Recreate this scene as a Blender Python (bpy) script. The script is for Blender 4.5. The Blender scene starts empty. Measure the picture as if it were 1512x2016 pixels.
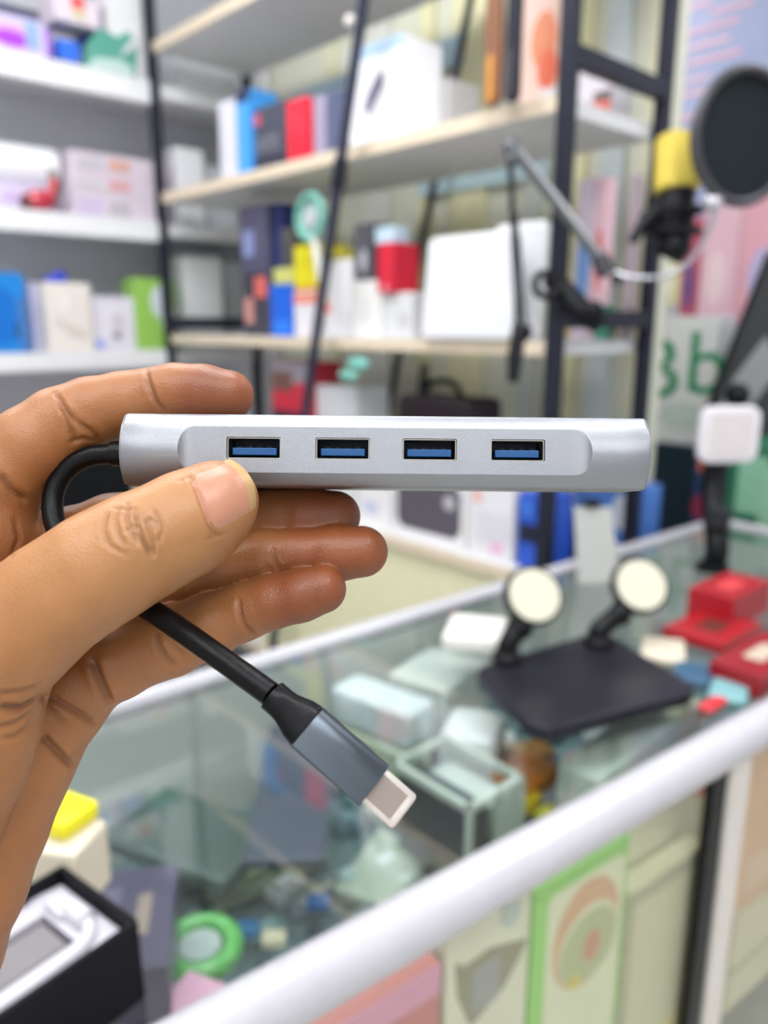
import bpy, math, random
import numpy as np
from mathutils import Vector, Matrix
from mathutils.bvhtree import BVHTree

random.seed(7)
SC = bpy.context.scene
COL = SC.collection

# ------------------------------------------------------------------ camera
FPX = 1530.0
PITCH = math.radians(13.5)
CAM = Vector((0.0, 0.0, 1.45))
SP, CP = math.sin(PITCH), math.cos(PITCH)
cd = bpy.data.cameras.new('camera')
cam = bpy.data.objects.new('camera', cd)
COL.objects.link(cam)
cam.location = CAM
cam.rotation_euler = (math.pi / 2 - PITCH, 0, 0)
cd.sensor_fit = 'VERTICAL'
cd.sensor_height = 36.0
cd.lens = FPX / 2016.0 * 36.0
cd.clip_start = 0.01
cd.dof.use_dof = True
cd.dof.focus_distance = 0.186
cd.dof.aperture_fstop = cd.lens / 3.2
SC.camera = cam

# ------------------------------------------------------------------ light and exposure
SC.view_settings.view_transform = 'Standard'
SC.view_settings.look = 'None'
SC.view_settings.gamma = 1.0
SC.view_settings.use_curve_mapping = False
SC.view_settings.exposure = 0.40
w = bpy.data.worlds.new('world')
SC.world = w
w.use_nodes = True
w.node_tree.nodes['Background'].inputs[0].default_value = (0.90, 0.95, 1.0, 1)
w.node_tree.nodes['Background'].inputs[1].default_value = 0.75
LED_POWER = 11.5          # radiance of the ceiling LED panels (built with the ceiling below)

# ------------------------------------------------------------------ pixel helpers: a ray through the lens, met with real planes
def P(px, py, t):
    u = (px - 756.0) / FPX
    v = (1008.0 - py) / FPX
    return CAM + Vector((u, CP + v * SP, -SP + v * CP)) * t

def onz(px, py, z):
    d = P(px, py, 1.0) - CAM
    return CAM + d * ((z - CAM.z) / d.z)

def onplane(px, py, o, n):
    d = P(px, py, 1.0) - CAM
    return CAM + d * ((Vector(o) - CAM).dot(Vector(n)) / d.dot(Vector(n)))

# ------------------------------------------------------------------ materials
def lin(c):
    return tuple(((x / 255.0) / 12.92 if x / 255.0 <= 0.04045 else ((x / 255.0 + 0.055) / 1.055) ** 2.4) for x in c) + (1.0,)

_m = {}
def mat(c, rough=0.5, metal=0.0, bump=0.0, bscale=200.0, var=0.05, emit=0.0, coat=0.0, alpha=1.0, trans=0.0):
    key = (tuple(c), rough, metal, bump, bscale, var, emit, coat, alpha, trans)
    if key in _m:
        return _m[key]
    m = bpy.data.materials.new('surface')
    m.use_nodes = True
    nt = m.node_tree
    b = nt.nodes['Principled BSDF']
    L = tuple(x * 0.9 for x in lin(c)[:3]) + (1.0,)
    tc = nt.nodes.new('ShaderNodeTexCoord')
    nz = nt.nodes.new('ShaderNodeTexNoise')
    nz.inputs['Scale'].default_value = 30.0
    nz.inputs['Detail'].default_value = 3.0
    nt.links.new(tc.outputs['Object'], nz.inputs['Vector'])
    mx = nt.nodes.new('ShaderNodeMix')
    mx.data_type = 'RGBA'
    mx.inputs[6].default_value = tuple(max(0, x * (1 - var)) for x in L[:3]) + (1,)
    mx.inputs[7].default_value = tuple(min(1, x * (1 + var)) for x in L[:3]) + (1,)
    nt.links.new(nz.outputs['Fac'], mx.inputs[0])
    nt.links.new(mx.outputs[2], b.inputs['Base Color'])
    b.inputs['Roughness'].default_value = rough
    b.inputs['Metallic'].default_value = metal
    b.inputs['Coat Weight'].default_value = coat
    if max(c) < 62: b.inputs['Specular IOR Level'].default_value = 0.2
    b.inputs['Alpha'].default_value = alpha
    b.inputs['Transmission Weight'].default_value = trans
    if emit:
        b.inputs['Emission Color'].default_value = L
        b.inputs['Emission Strength'].default_value = emit
    if bump:
        n2 = nt.nodes.new('ShaderNodeTexNoise')
        n2.inputs['Scale'].default_value = bscale
        nt.links.new(tc.outputs['Object'], n2.inputs['Vector'])
        bp = nt.nodes.new('ShaderNodeBump')
        bp.inputs['Strength'].default_value = bump
        bp.inputs['Distance'].default_value = 0.001
        nt.links.new(n2.outputs['Fac'], bp.inputs['Height'])
        nt.links.new(bp.outputs['Normal'], b.inputs['Normal'])
    _m[key] = m
    return m

def glass_mat(tint, ior=1.5, rough=0.0):
    m = bpy.data.materials.new('clear_sheet')
    m.use_nodes = True
    nt = m.node_tree
    nt.nodes.clear()
    out = nt.nodes.new('ShaderNodeOutputMaterial')
    tr = nt.nodes.new('ShaderNodeBsdfTransparent')
    tr.inputs[0].default_value = lin(tint)
    gl = nt.nodes.new('ShaderNodeBsdfGlossy')
    gl.inputs['Roughness'].default_value = rough
    fr = nt.nodes.new('ShaderNodeFresnel')
    fr.inputs[0].default_value = ior
    mx = nt.nodes.new('ShaderNodeMixShader')
    ge = nt.nodes.new('ShaderNodeNewGeometry')
    iv = nt.nodes.new('ShaderNodeMath'); iv.operation = 'SUBTRACT'; iv.inputs[0].default_value = 1.0
    mu = nt.nodes.new('ShaderNodeMath'); mu.operation = 'MULTIPLY'
    nt.links.new(ge.outputs['Backfacing'], iv.inputs[1]); nt.links.new(iv.outputs[0], mu.inputs[0]); nt.links.new(fr.outputs[0], mu.inputs[1])
    nt.links.new(mu.outputs[0], mx.inputs[0])
    nt.links.new(tr.outputs[0], mx.inputs[1])
    nt.links.new(gl.outputs[0], mx.inputs[2])
    nt.links.new(mx.outputs[0], out.inputs[0])
    return m

WHITE = mat((240, 240, 242), 0.45)
GLASS = glass_mat((250, 253, 252), 2.2)
ACRYL = glass_mat((242, 247, 244), 1.45, 0.05)

# ------------------------------------------------------------------ mesh builder
class MB:
    def __init__(s):
        s.v = []; s.f = []; s.mi = []
    def add(s, vs, fs, k=0, M=None):
        o = len(s.v)
        for p in vs:
            p = Vector(p)
            s.v.append(M @ p if M is not None else p)
        for f in fs:
            s.f.append([o + i for i in f]); s.mi.append(k)
        return s
    def box(s, x0, x1, y0, y1, z0, z1, k=0, M=None):
        vs = [(x, y, z) for x in (x0, x1) for y in (y0, y1) for z in (z0, z1)]
        fs = [(0, 1, 3, 2), (4, 6, 7, 5), (0, 4, 5, 1), (2, 3, 7, 6), (0, 2, 6, 4), (1, 5, 7, 3)]
        return s.add(vs, fs, k, M)
    def tube(s, pts, r, k=0, n=14, M=None, sx=1.0):
        pts = [Vector(p) for p in pts]
        rs = r if isinstance(r, (list, tuple)) else [r] * len(pts)
        vs = []; fs = []
        up = None
        for i, p in enumerate(pts):
            a = pts[max(0, i - 1)]; b = pts[min(len(pts) - 1, i + 1)]
            d = (b - a)
            if d.length < 1e-9:
                d = Vector((0, 0, 1))
            d.normalize()
            if up is None:
                up = d.orthogonal().normalized()
            up = (up - d * up.dot(d)).normalized()
            q = d.cross(up)
            for j in range(n):
                t = 2 * math.pi * j / n
                vs.append(p + (up * math.cos(t) * sx + q * math.sin(t)) * rs[i])
        for i in range(len(pts) - 1):
            for j in range(n):
                fs.append((i * n + j, i * n + (j + 1) % n, (i + 1) * n + (j + 1) % n, (i + 1) * n + j))
        fs.append(tuple(reversed(range(n))))
        fs.append(tuple((len(pts) - 1) * n + j for j in range(n)))
        return s.add(vs, fs, k, M)
    def prism(s, poly, y0, y1, k=0, M=None, axis='y'):
        # polygon in local XZ (axis y) or XY (axis z), extruded
        n = len(poly)
        if axis == 'y':
            vs = [(a, y0, b) for a, b in poly] + [(a, y1, b) for a, b in poly]
        else:
            vs = [(a, b, y0) for a, b in poly] + [(a, b, y1) for a, b in poly]
        fs = [tuple(range(n)), tuple(reversed(range(n, 2 * n)))]
        for i in range(n):
            fs.append((i, n + i, n + (i + 1) % n, (i + 1) % n))
        return s.add(vs, fs, k, M)
    def ball(s, c, r, k=0, M=None, sc=(1, 1, 1), nu=20, nv=12):
        vs = []; fs = []
        for i in range(nv + 1):
            a = math.pi * i / nv
            for j in range(nu):
                b = 2 * math.pi * j / nu
                vs.append((c[0] + r * sc[0] * math.sin(a) * math.cos(b), c[1] + r * sc[1] * math.sin(a) * math.sin(b), c[2] + r * sc[2] * math.cos(a)))
        for i in range(nv):
            for j in range(nu):
                fs.append((i * nu + j, (i + 1) * nu + j, (i + 1) * nu + (j + 1) % nu, i * nu + (j + 1) % nu))
        return s.add(vs, fs, k, M)
    def build(s, name, mats, parent=None, bevel=0.0, origin=None, smooth=True, Mw=None, seg=3):
        me = bpy.data.meshes.new(name)
        o = Vector(origin) if origin is not None else Vector((0, 0, 0))
        me.from_pydata([p - o for p in s.v], [], s.f)
        if not isinstance(mats, (list, tuple)):
            mats = [mats]
        for m in mats:
            me.materials.append(m)
        for p, k in zip(me.polygons, s.mi):
            p.material_index = k
            p.use_smooth = smooth
        import bmesh
        bm = bmesh.new(); bm.from_mesh(me)
        bmesh.ops.remove_doubles(bm, verts=bm.verts, dist=1e-6)
        bmesh.ops.recalc_face_normals(bm, faces=bm.faces)
        bm.to_mesh(me); bm.free()
        me.set_sharp_from_angle(angle=math.radians(38))
        ob = bpy.data.objects.new(name, me)
        COL.objects.link(ob)
        if Mw is not None:
            ob.matrix_world = Mw
        elif origin is not None:
            ob.location = o
        if parent is not None:
            ob.parent = parent
        if bevel:
            b = ob.modifiers.new('b', 'BEVEL')
            b.width = bevel; b.segments = seg; b.limit_method = 'ANGLE'; b.angle_limit = math.radians(38)
            b.harden_normals = False
        return ob

def tag(o, label=None, cat=None, group=None, kind=None):
    if label: o['label'] = label
    if cat: o['category'] = cat
    if group: o['group'] = group
    if kind: o['kind'] = kind
    return o

def thing(name, label, cat, loc=(0, 0, 0), group=None, M=None):
    o = bpy.data.objects.new(name, None)
    COL.objects.link(o)
    o.empty_display_size = 0.02
    if M is not None:
        o.matrix_world = M
    else:
        o.location = loc
    return tag(o, label, cat, group)

def rrect(x0, x1, z0, z1, r, n=6):
    pts = []
    for cx, cz, a0 in ((x1 - r, z1 - r, 0), (x0 + r, z1 - r, 90), (x0 + r, z0 + r, 180), (x1 - r, z0 + r, 270)):
        for i in range(n + 1):
            a = math.radians(a0 + 90 * i / n)
            pts.append((cx + r * math.cos(a), cz + r * math.sin(a)))
    return pts

def ell(cx, cz, rx, rz, n=28):
    return [(cx + rx * math.cos(2 * math.pi * i / n), cz + rz * math.sin(2 * math.pi * i / n)) for i in range(n)]

def frame(o, x, y):      # local axes: x given, y given, z up
    x = Vector(x).normalized(); y = Vector(y).normalized(); z = x.cross(y).normalized()
    M = Matrix((x, y, z)).transposed().to_4x4()
    M.translation = Vector(o)
    return M

# ================================================================== THE SETTING
C0 = Vector((-0.70, 2.60, 0.0))                       # foot of the rack's left post, in the corner
aL = Vector((-0.735, -0.678, 0)).normalized(); bL = Vector((-0.678, 0.735, 0)).normalized()
aM = Vector((0.682, -0.731, 0)).normalized(); bM = Vector((0.731, 0.682, 0)).normalized()
# local frames with x to the right in the picture, y away from the viewer, z up
FL = frame(C0, -aL, bL)         # x negative = towards the left edge of the picture
FM = frame(C0, aM, bM)

def slab(name, M, x0, x1, y0, y1, z0, z1, m, kind='structure', bevel=0):
    o = MB().box(x0, x1, y0, y1, z0, z1).build(name, m, Mw=M, bevel=bevel)
    if kind: o['kind'] = kind
    return o

floor_m = mat((224, 221, 214), 0.35, var=0.08)
slab('floor', Matrix(), -4, 5, -3, 6, -0.1, 0.0, floor_m)
slab('ceiling', Matrix(), -4, 5, -1.5, 6, 2.85, 2.95, mat((238, 238, 238), 0.8))
slab('wall_left', FL, -3.6, 1.2, 0.36, 0.42, 0, 2.85, mat((214, 215, 222), 0.7))
slab('wall_middle', FM, -0.36, 1.455, 0.46, 0.50, 0, 2.85, mat((228, 228, 208), 0.7))
slab('wall_right', FM, 0.5, 4.6, 1.45, 1.52, 0, 2.85, mat((224, 222, 232), 0.7))

slab('added_light_wall', Matrix(), -4, 5, -1.5, -1.4, 0, 2.85, mat((238, 238, 238), 0.7))  # unseen wall added behind the camera to block ambient and bounce lamp light

# unseen ceiling LED panels, some added or shifted to brighten shelves and front packs
k = 0
for (x, y, a, b) in ((-1.3, 1.3, .6, .6), (-0.5, 1.5, .6, .6), (0.1, 0.75, .6, .6), (-0.9, -0.3, .6, .6), (0.7, -0.5, .6, .6), (-0.1, -0.9, .6, .6), (1.5, 1.2, .6, .6), (2.3, 2.0, .6, .6), (0.35, 3.0, .6, .6)):
    t = thing('ceiling_light', 'square white LED panel set in the ceiling', 'ceiling light', (x, y, 2.83), 'LED panels of the shop ceiling')
    MB().box(-a / 2 - .02, a / 2 + .02, -b / 2 - .02, b / 2 + .02, 0, 0.02).build('light_frame', WHITE, t)
    MB().box(-a / 2, a / 2, -b / 2, b / 2, -0.006, 0).build('diffuser', mat((250, 252, 255), 0.5, emit=LED_POWER, var=0.0), t)

# ------------------------------------------------------------------ shelf helpers
def sx(F, px, py, y=0.0):
    """local (x, z) on the vertical plane y = const of frame F that the ray through px, py meets"""
    o = F @ Vector((0, y, 0)); n = F.to_3x3() @ Vector((0, 1, 0))
    q = F.inverted() @ onplane(px, py, o, n)
    return q.x, q.z

def zat(F, px, py, y=0.0):
    return sx(F, px, py, y)[1]

# ================================================================== THE HUB (a real 129 mm bar held 19 cm from the lens)
RX = Vector((1, 0, 0)); RY = Vector((0, CP, -SP)); RZ = Vector((0, SP, CP))     # right, forward, up
roll = math.radians(-0.55)
hx = (RX * math.cos(roll) + RZ * math.sin(roll)); hz = (RZ * math.cos(roll) - RX * math.sin(roll))
HUBM = frame(P(758, 886.5, 0.1872), hx, RY)
alu = mat((162, 164, 169), 0.34, 1.0, bump=0.25, bscale=9000.0, var=0.02)
HL, HH, SAG, HD = 0.0645, 0.0090, 0.0045, 0.026
RB = (HH * HH + SAG * SAG) / (2 * SAG)
ZC = 0.0056
CUT = RB - math.sqrt(RB * RB - ZC * ZC)
def barrel(z):
    return RB - math.sqrt(max(0.0, RB * RB - z * z))
def hub_body():
    zs = sorted(set([round(v, 6) for v in np.linspace(-0.0084, 0.0084, 57)] + [ZC - 4e-5, ZC + 4e-5, -ZC - 4e-5, -ZC + 4e-5]))
    rc = 0.0016
    prof = []                                  # (y, z, is_front)
    for z in zs:
        prof.append((barrel(z), z, True))
    yb = barrel(0.0084)
    prof += [(yb + 0.0008, 0.00885, False), (yb + 0.0020, HH, False), (HD - rc, HH, False)]
    for i in range(1, 5):
        a = math.pi / 2 * i / 4
        prof.append((HD - rc + rc * math.sin(a), HH - rc + rc * math.cos(a), False))
    for i in range(0, 4):
        a = math.pi / 2 * i / 4
        prof.append((HD - rc + rc * math.cos(a), -HH + rc - rc * math.sin(a), False))
    prof += [(HD - rc, -HH, False), (yb + 0.0020, -HH, False), (yb + 0.0008, -0.00885, False)]
    x1, x2 = 0.0455, 0.0500
    xs = [-HL + 0.0010, -0.058] + list(np.linspace(-x2, -x1, 26)) + [-0.03, -0.015, 0, 0.015, 0.03] + list(np.linspace(x1, x2, 26)) + [0.058, HL - 0.0010]
    def ring(x, sh=0.0):
        out = []
        for y, z, fr in prof:
            if fr:
                a = abs(x)
                if a <= x1: c = CUT
                elif a < x2: c = CUT * (1 - ((a - x1) / (x2 - x1)) ** 3.0)
                else: c = -1
                y = max(y, c)
            if sh:
                ym = HD / 2
                y = ym + (y - ym) * (1 - sh / ym); z = z * (1 - sh / HH)
            out.append((x, y, z))
        return out
    rings = [ring(-HL, 0.0010), ring(-HL + 0.0003, 0.0003)] + [ring(x) for x in xs] + [ring(HL - 0.0003, 0.0003), ring(HL, 0.0010)]
    n = len(prof)
    vs = [p for r in rings for p in r]
    fs = []
    for i in range(len(rings) - 1):
        for j in range(n):
            fs.append((i * n + j, i * n + (j + 1) % n, (i + 1) * n + (j + 1) % n, (i + 1) * n + j))
    fs.append(tuple(reversed(range(n)))); fs.append(tuple((len(rings) - 1) * n + j for j in range(n)))
    return MB().add(vs, fs)

hub = thing('usb_hub', 'silver aluminium four-port hub with a black cable, held between thumb and fingers', 'usb hub', M=HUBM)
body = hub_body().build('body', alu, hub)
PX = [-0.03190, -0.01030, 0.01083, 0.03225]
cut = MB()
for x in PX:
    cut.prism(rrect(x - 0.00662, x + 0.00662, -0.00268 + 0.0004, 0.00268 + 0.0004, 0.0005, 4), -0.003, 0.014)
cutter = cut.build('cutter', alu, hub)
bmod = body.modifiers.new('ports', 'BOOLEAN'); bmod.operation = 'DIFFERENCE'; bmod.object = cutter; bmod.solver = 'EXACT'
bpy.context.view_layer.update()
dg = bpy.context.evaluated_depsgraph_get()
nm = bpy.data.meshes.new_from_object(body.evaluated_get(dg))
body.modifiers.clear(); body.data = nm
nm.set_sharp_from_angle(angle=math.radians(25))
bpy.data.objects.remove(cutter)
blue = mat((14, 80, 138), 0.35, var=0.03)
navy = mat((10, 22, 46), 0.4)
shell = mat((176, 172, 164), 0.3, 1.0)
gold = mat((20, 30, 45), 0.3)
ZP = 0.0004
for x in PX:
    yf = CUT + 0.0007
    s = MB()
    o = rrect(x - 0.00655, x + 0.00655, ZP - 0.00262, ZP + 0.00262, 0.0005, 4)
    i_ = rrect(x - 0.00625, x + 0.00625, ZP - 0.00232, ZP + 0.00232, 0.0003, 4)
    n = len(o)
    vs = [(a, yf, b) for a, b in o] + [(a, yf, b) for a, b in i_] + [(a, 0.0128, b) for a, b in i_] + [(a, 0.0128, b) for a, b in o]
    fs = []
    for r in range(3):
        for q in range(n):
            fs.append((r * n + q, r * n + (q + 1) % n, (r + 1) * n + (q + 1) % n, (r + 1) * n + q))
    s.add(vs, fs)
    port = s.build('usb_port', shell, hub)
    MB().box(x - 0.0060, x + 0.0060, 0.0095, 0.0100, ZP - 0.0023, ZP + 0.0023).build('port_back', navy, port)
    tg = MB().box(x - 0.0054, x + 0.0054, yf + 0.0006, 0.0096, ZP - 0.00165, ZP + 0.00015)
    tg.build('tongue', blue, port, bevel=0.0002)
    ct = MB()
    for q in (-0.0036, -0.0012, 0.0012, 0.0036):
        ct.box(x + q - 0.0006, x + q + 0.0006, yf + 0.0009, 0.0075, ZP + 0.00015, ZP + 0.0005)
    ct.build('contacts', gold, port)
# cable
rubber = mat((12, 12, 14), 0.36, bump=0.15, bscale=3000.0)
def CL(px, py, d): return HUBM.inverted() @ P(px, py, d)
def spline(pts, n=10):
    pts = [Vector(p) for p in pts]
    q = [pts[0] * 2 - pts[1]] + pts + [pts[-1] * 2 - pts[-2]]
    out = []
    for i in range(1, len(q) - 2):
        for j in range(n):
            t = j / n
            a, b, c, d = q[i - 1], q[i], q[i + 1], q[i + 2]
            out.append(0.5 * ((2 * b) + (c - a) * t + (2 * a - 5 * b + 4 * c - d) * t * t + (3 * b - a - 3 * c + d) * t ** 3))
    out.append(pts[-1])
    return out
path = [(250, 893, .1985), (222, 894, .1985), (180, 898, .199), (140, 917, .199), (112, 952, .1985), (103, 1000, .197), (118, 1055, .194), (165, 1110, .191), (225, 1160, .1855), (300, 1203, .1775),
        (370, 1250, .1725), (440, 1300, .168), (500, 1343, .164), (533, 1367, .1625)]
cable = MB().tube(spline([CL(*p) for p in path]), 0.00262, n=24).build('cable', rubber, hub)
MB().tube([CL(250, 893, .1985), CL(228, 893.5, .1985), CL(219, 894, .1985)], [0.0033, 0.0033, 0.0031], n=24).build('strain_relief', rubber, hub)
# plug assembly: axis along the cable end
A = P(534, 1367, .1620); B = P(606, 1428, .1602); D = P(735, 1547, .1585); E = P(797, 1600, .1577)
ax = (E - A).normalized()
toC = (CAM - (A + E) / 2); nrm = (toC - ax * toC.dot(ax)).normalized()
PM = Matrix((ax, nrm, ax.cross(nrm))).transposed().to_4x4(); PM.translation = A     # x along, y to viewer, z across
plug = thing('tmp', None, None, M=PM)
del plug
def PL(v): return HUBM.inverted() @ (PM @ Vector(v))
def stad_ring(x, hw, hh, n=40, e=4.0):
    out = []
    for i in range(n):
        t = 2 * math.pi * i / n
        c, s_ = math.cos(t), math.sin(t)
        out.append(PL((x, hh * math.copysign(abs(s_) ** (2 / e), s_), hw * math.copysign(abs(c) ** (2 / e), c))))
    return out
def loft(rings):
    n = len(rings[0]); vs = [p for r in rings for p in r]; fs = []
    for i in range(len(rings) - 1):
        for j in range(n):
            fs.append((i * n + j, i * n + (j + 1) % n, (i + 1) * n + (j + 1) % n, (i + 1) * n + j))
    fs.append(tuple(reversed(range(n)))); fs.append(tuple((len(rings) - 1) * n + j for j in range(n)))
    return MB().add(vs, fs)
lb = (B - A).length; ld = (D - A).length; le = (E - A).length
boot_m = mat((11, 12, 14), 0.33, bump=0.08, bscale=1500.0)
loft([stad_ring(0, .00300, .0030, e=2.3), stad_ring(0.0002, .00335, .0031, e=2.3), stad_ring(lb * .28, .00335, .0030, e=2.4), stad_ring(lb * .42, .00350, .0029, e=2.6),
      stad_ring(lb * .58, .00400, .00285, e=2.8), stad_ring(lb * .75, .00460, .0029, e=3), stad_ring(lb * .97, .00490, .0030, e=3.2), stad_ring(lb, .00485, .0030, e=3.2)]).build('boot', boot_m, hub)
def hring(x, hw, hh):
    pts = []
    for i in range(15):                       # rounded upper side
        t = math.pi / 2 * i / 14
        pts.append((-.08 * hw - .92 * hw * math.cos(t), hh * math.sin(t)))
    for q in (.15, .5, .93):
        pts.append((hw * q, hh * (1 - .10 * (q + .08))))
    pts.append((hw, hh * .78))
    for q in (-.8,): pts.append((hw, hh * q))
    for q in (.92, .3, -.4, -.85): pts.append((hw * q, -hh))
    pts.append((-hw, -hh * .7))
    return [PL((x, b_, a_)) for a_, b_ in pts]
grey_alu = mat((104, 112, 120), 0.30, 1.0, bump=0.1, bscale=9000.0)
loft([hring(lb, .0047, .0032), hring(lb + .0002, .00500, .0037), hring(ld - .0003, .00500, .0037), hring(ld, .00485, .0035)]).build('plug_housing', grey_alu, hub)
tipm = mat((236, 226, 218), 0.25, .6)
tip = loft([stad_ring(ld - .001, .00412, .00125, e=3.5), stad_ring(le - .0006, .00412, .00125, e=3.5), stad_ring(le - .0002, .0039, .0011, e=3.2), stad_ring(le, .0035, .0008, e=3)]).build('plug_tip', tipm, hub)
pp = MB()  # darker panel paints the dark reflection on the flat plug metal
vs = [PL(p) for p in ((ld + .0002, .00128, -.0029), (le - .0017, .00128, -.0029), (le - .0017, .00128, .0029), (ld + .0002, .00128, .0029),
                      (ld + .0002, .0010, -.0029), (le - .0017, .0010, -.0029), (le - .0017, .0010, .0029), (ld + .0002, .0010, .0029))]
pp.add(vs, [(0, 1, 2, 3), (7, 6, 5, 4), (0, 4, 5, 1), (1, 5, 6, 2), (2, 6, 7, 3), (3, 7, 4, 0)])
tag(pp.build('tip_reflection', mat((150, 138, 130), 0.45, 0.8), tip), 'flat face of the plug, coloured darker to imitate a dark reflection')
_t = bpy.data.objects.get('tmp')
if _t: bpy.data.objects.remove(_t)

# ================================================================== THE HAND: one implicit surface of joined, tapered limbs
H = 0.00060
X0, X1, Y0, Y1, Z0, Z1 = -0.185, 0.012, -0.165, 0.052, 0.148, 0.246
nx, ny, nz = int((X1 - X0) / H), int((Y1 - Y0) / H), int((Z1 - Z0) / H)
gx = (X0 + np.arange(nx) * H).astype(np.float32); gy = (Y0 + np.arange(ny) * H).astype(np.float32); gz = (Z0 + np.arange(nz) * H).astype(np.float32)
def HP(px, py, d, r):
    return np.array([(px - 756) / FPX * d, (1008 - py) / FPX * d, d, r / FPX * d], dtype=np.float32)
def smin(a, b, k):
    h = np.clip(0.5 + 0.5 * (b - a) / k, 0, 1)
    return b + (a - b) * h - k * h * (1 - h)
BIG = 0.05
def chain(pts, k=0.002, flat=1.0):
    Fd = np.full((nx, ny, nz), BIG, np.float32)
    P4 = [HP(*p) for p in pts]
    for a, b in zip(P4[:-1], P4[1:]):
        R = max(a[3], b[3]) + 0.010
        lo = np.minimum(a[:3], b[:3]) - R; hi = np.maximum(a[:3], b[:3]) + R
        i0 = max(0, int((lo[0] - X0) / H)); i1 = min(nx, int((hi[0] - X0) / H) + 1)
        j0 = max(0, int((lo[1] - Y0) / H)); j1 = min(ny, int((hi[1] - Y0) / H) + 1)
        k0 = max(0, int((lo[2] - Z0) / H)); k1 = min(nz, int((hi[2] - Z0) / H) + 1)
        if i0 >= i1 or j0 >= j1 or k0 >= k1: continue
        x = gx[i0:i1, None, None] - a[0]; y = gy[None, j0:j1, None] - a[1]; z = gz[None, None, k0:k1] - a[2]
        d = b[:3] - a[:3]; dd = float(d @ d) + 1e-12
        t = np.clip((x * d[0] + y * d[1] + z * d[2]) / dd, 0, 1)
        q = np.sqrt((x - t * d[0]) ** 2 + (y - t * d[1]) ** 2 + ((z - t * d[2]) * flat) ** 2) - (a[3] + t * (b[3] - a[3]))
        S = Fd[i0:i1, j0:j1, k0:k1]
        Fd[i0:i1, j0:j1, k0:k1] = smin(S, q, k)
    return Fd
index = chain([(450, 779, .2035, 50), (400, 776, .2035, 56), (345, 776, .2040, 58), (297, 785, .2045, 57), (245, 797, .2045, 63), (180, 812, .2040, 67), (120, 838, .2030, 73), (60, 880, .2010, 78), (-10, 945, .2000, 92), (-60, 1020, .202, 100)])
middle = chain([(660, 1016, .2085, 50), (600, 1015, .2090, 54), (545, 1016, .2095, 52), (460, 1018, .2100, 57), (380, 1018, .2105, 58), (300, 1022, .2105, 61), (220, 1036, .2105, 62), (140, 1062, .2105, 62), (50, 1095, .2105, 78), (-30, 1120, .212, 95)])
ring_ = chain([(713, 1086, .2015, 51), (660, 1090, .2020, 53), (590, 1092, .2030, 50), (520, 1099, .2035, 56), (430, 1115, .2045, 60), (340, 1140, .2055, 63), (240, 1175, .2065, 68), (140, 1220, .208, 78), (50, 1240, .211, 95)])
pinky = chain([(634, 1160, .1925, 48), (590, 1172, .1930, 51), (535, 1185, .1935, 52), (480, 1204, .1945, 55), (410, 1232, .1950, 63), (335, 1262, .1960, 69), (290, 1277, .1965, 68), (230, 1300, .1975, 76), (170, 1325, .1990, 82), (100, 1335, .202, 95)])
palm = chain([(-60, 1020, .207, 110), (0, 1150, .212, 110), (60, 1270, .211, 105), (100, 1345, .207, 100)], k=.006)
palm = smin(palm, chain([(-40, 1070, .198, 105), (-60, 1200, .205, 130), (-90, 1400, .200, 140), (-130, 1600, .200, 150)], k=.006), .006)
hypo = chain([(128, 1345, .1985, 84), (118, 1380, .1985, 88), (75, 1425, .1975, 92), (48, 1480, .1970, 97), (15, 1540, .1970, 103), (-25, 1630, .1960, 108), (-75, 1740, .1950, 118), (-150, 1880, .195, 140), (-260, 2080, .194, 180)], k=.004)
thumb = chain([(432, 984, .1785, 76), (398, 1012, .1775, 89), (350, 1040, .1755, 96), (265, 1082, .1725, 103), (190, 1125, .1715, 108), (110, 1178, .1712, 109), (35, 1238, .1715, 118), (-45, 1320, .173, 130)], k=.004)
thenar = chain([(-45, 1320, .1750, 128), (-58, 1420, .1755, 126), (-85, 1500, .1765, 128), (-135, 1610, .1790, 130), (-230, 1800, .185, 150), (-330, 2050, .190, 200)], k=.004)
Fd = smin(index, middle, .0012); Fd = smin(Fd, ring_, .0009); Fd = smin(Fd, pinky, .0009)
Fd = smin(Fd, palm, .0045)
Fd = smin(Fd, hypo, .0030)
th = smin(thumb, thenar, .0040)
Fd = smin(Fd, th, .0016)
del index, middle, ring_, pinky, palm, hypo, thumb, thenar, th

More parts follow.
